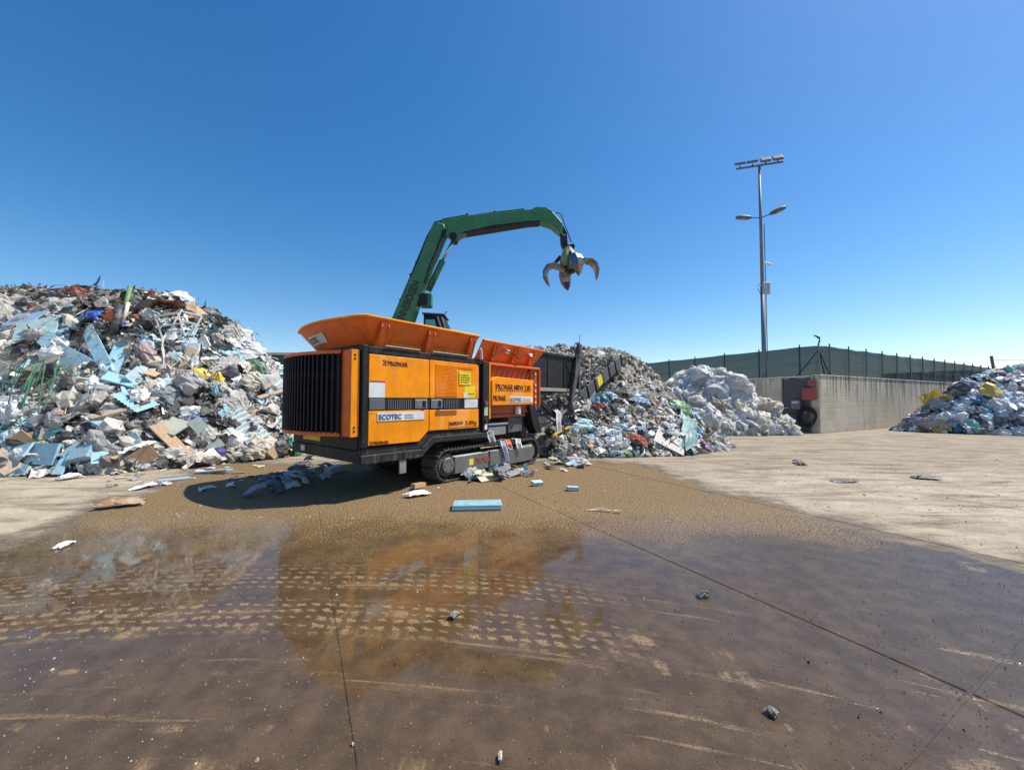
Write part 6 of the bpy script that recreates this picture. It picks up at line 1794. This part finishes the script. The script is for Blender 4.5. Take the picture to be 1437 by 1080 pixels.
for k in range(46):
    t = rL.random()
    px = 650 + 180 * t + rL.normal() * 8
    py = 674 - 26 * t + rL.normal() * 5
    c_, cn = cols[rL.integers(len(cols))]
    kd = ['fold', 'sheet', 'board'][rL.integers(3)]
    s_ = rL.uniform(0.18, 0.5)
    lit(px, py, 'litter_scrap', '%s %s scrap by the near track, %s' % ('big' if s_ > 0.36 else 'small', cn, ['beside the front hub', 'below the frame lettering', 'under the hanging rags', 'past the rear end'][min(int(t * 4), 3)]), 'scrap', kd, (s_, s_ * 0.6, s_ * (0.5 if kd != 'board' else 0.8)), c_, tilt=0.3, group='%s scraps along the near track' % cn)
for k in range(24):
    t = rL.random()
    px = 455 - 85 * t + rL.normal() * 12
    py = 650 + 42 * t + rL.normal() * 6
    s_ = rL.uniform(0.18, 0.45)
    c_ = [(0.36, 0.38, 0.42), (0.22, 0.23, 0.26), (0.50, 0.51, 0.52), (0.08, 0.08, 0.09)][rL.integers(4)]
    lit(px, py, 'shaded_rag', '%s rag in the machine shadow, %s' % ({0: 'mid grey', 1: 'dark grey', 2: 'pale grey', 3: 'black'}[[0.36, 0.22, 0.50, 0.08].index(c_[0])], ['close under the tail', 'a step out from the tail', 'halfway to the shadow edge', 'at the shadow edge'][min(int(t * 4), 3)]), 'rag', 'fold', (s_, s_ * 0.6, s_ * 0.5), c_, tilt=0.3, group='grey-blue rags under the machine shadow')
for k in range(40):
    px, py = rL.uniform(150, 420), rL.uniform(652, 690)
    s_ = rL.uniform(0.08, 0.28)
    c_, cn = cols[[0, 0, 1, 3, 4][rL.integers(5)]]
    lit(px, py, 'loose_scrap', '%s %s scrap before the left heap, %s' % ('big' if s_ > 0.18 else 'small', cn, ['at the far left', 'left of the shadow tip', 'behind the shadow tip', 'beside the machine tail'][min(int((px - 150) / 68), 3)]), 'scrap', ['sheet', 'board', 'fold'][rL.integers(3)], (s_, s_ * 0.5, s_ * 0.4), c_, tilt=0.15, group='%s scraps before the left heap' % cn)
# rag hung over the near track, cloth on the conveyor strut
def hung(name, label, pts_uvz, w, colr):
    m_ = MB()
    vs = []
    n = len(pts_uvz)
    for i, p in enumerate(pts_uvz):
        q = Matrix.Rotation(SANG, 3, 'Z') @ Vector(p) + Vector((OX, OY, 0))
        ux = Matrix.Rotation(SANG, 3, 'Z') @ Vector((1, 0, 0))
        jit = 0.03 * math.sin(i * 2.1)
        for s_ in (-1, -0.3, 0.4, 1):
            vs.append(q + ux * (s_ * w / 2 * (1 - 0.08 * i) + jit) + Vector((0, 0, 0.015 * math.sin(5 * s_ + i))) + (Matrix.Rotation(SANG, 3, 'Z') @ Vector((0, -0.03 * math.sin(3 * s_), 0))))
    fs = [(i * 4 + k, i * 4 + k + 1, (i + 1) * 4 + k + 1, (i + 1) * 4 + k) for i in range(n - 1) for k in range(3)]
    o = m_.add(vs, fs).build(name, M['piece'])
    md = o.modifiers.new('thick', 'SOLIDIFY'); md.thickness = 0.012
    o.color = (*colr, 1)
    return tag(o, label, 'rag')
hung('hanging_rag', 'pale blue rag hanging over the near track', [(3.45, 0.2, 0.68), (3.46, 0.02, 0.685), (3.50, -0.04, 0.58), (3.56, -0.05, 0.40), (3.58, -0.05, 0.2)], 0.16, (0.42, 0.56, 0.64))
hung('hanging_rag', 'grey-white rag hanging at the right end of the near track', [(4.0, 0.2, 0.68), (4.02, 0.0, 0.685), (4.05, -0.04, 0.58), (4.08, -0.05, 0.46)], 0.22, (0.66, 0.66, 0.66))
hung('hanging_rag', 'orange rag on top of the near track', [(3.66, 0.3, 0.69), (3.68, 0.05, 0.69), (3.70, -0.03, 0.60), (3.72, -0.04, 0.5)], 0.2, (0.62, 0.16, 0.08))
hung('hanging_rag', 'long white rag hanging from the machine strut by the conveyor', [(6.0, 0.18, 1.35), (6.02, 0.10, 1.25), (6.04, 0.08, 1.0), (6.06, 0.08, 0.75)], 0.26, (0.78, 0.77, 0.75))
hung('hanging_rag', 'grey rag lying on the skirt ledge above the track', [(2.95, 0.15, 0.95), (3.02, -0.02, 0.94), (3.06, -0.04, 0.82), (3.10, -0.05, 0.70)], 0.24, (0.42, 0.42, 0.42))

# --- crumbs of dirt and grit over the yard: uncountable, one object
rC = np.random.default_rng(4)
Vs, Fs, Cs = [], [], []
off = 0
N = 15000
yy = 1.2 + 9.5 * rC.random(N) ** 1.5
xx = (rC.random(N) - 0.5) * 2 * (yy * 1.45 + 0.3)
v0, f0 = ico(1)
tet = np.array([(0.6, 0, -0.3), (-0.3, 0.5, -0.3), (-0.3, -0.5, -0.3), (0, 0, 0.5)])
tf = np.array([(0, 1, 3), (1, 2, 3), (2, 0, 3), (0, 2, 1)])
pal = [(0.20, 0.15, 0.10), (0.34, 0.27, 0.18), (0.10, 0.08, 0.06), (0.66, 0.60, 0.50), (0.045, 0.04, 0.035)]
for i in range(N):
    big = rC.random() < 0.02
    s_ = rC.uniform(0.002, 0.0058) * (1 + 0.16 * yy[i]) * (2.2 if big else 1.0)
    v = tet * (s_ * rC.uniform(0.6, 1.5, 3))
    a = rC.random() * 6.28
    c_, sn = math.cos(a), math.sin(a)
    v = np.c_[v[:, 0] * c_ - v[:, 1] * sn + xx[i], v[:, 0] * sn + v[:, 1] * c_ + yy[i], v[:, 2] + s_ * 0.3]
    Vs.append(v); Fs.append(tf + off); off += 4
    cc = np.array(pal[rC.choice(5, p=[.30, .22, .14, .20, .14])])  # raised share of pale crumbs stands in for bright glints
    Cs.append(np.tile(np.r_[cc, 0.7], (4, 1)))
for i in range(2600):
    y_ = rC.uniform(5.0, 18.0)
    x_ = rC.uniform(-0.95, 1.25) * y_
    s_ = rC.uniform(0.008, 0.03) * (2.2 if rC.random() < 0.05 else 1)
    v = tet * (s_ * np.array([rC.uniform(0.6, 2.0), rC.uniform(0.5, 1.2), 0.35]))
    a = rC.random() * 6.28
    c_, sn = math.cos(a), math.sin(a)
    v = np.c_[v[:, 0] * c_ - v[:, 1] * sn + x_, v[:, 0] * sn + v[:, 1] * c_ + y_, v[:, 2] + s_ * 0.12]
    Vs.append(v); Fs.append(tf + off); off += 4
    cc = np.array([(0.12, 0.09, 0.06), (0.06, 0.05, 0.04), (0.66, 0.63, 0.58), (0.30, 0.22, 0.14)][rC.choice(4, p=[.4, .3, .15, .15])])
    Cs.append(np.tile(np.r_[cc, 0.7], (4, 1)))
me = mesh_from_arrays('dirt_crumbs', np.concatenate(Vs), np.concatenate(Fs), np.concatenate(Cs))
me.materials.append(M['waste'])
o = bpy.data.objects.new('dirt_crumbs', me)
col.objects.link(o)
tag(o, 'dirt crumbs and grit strewn over the wet yard', 'grit', kind='stuff')
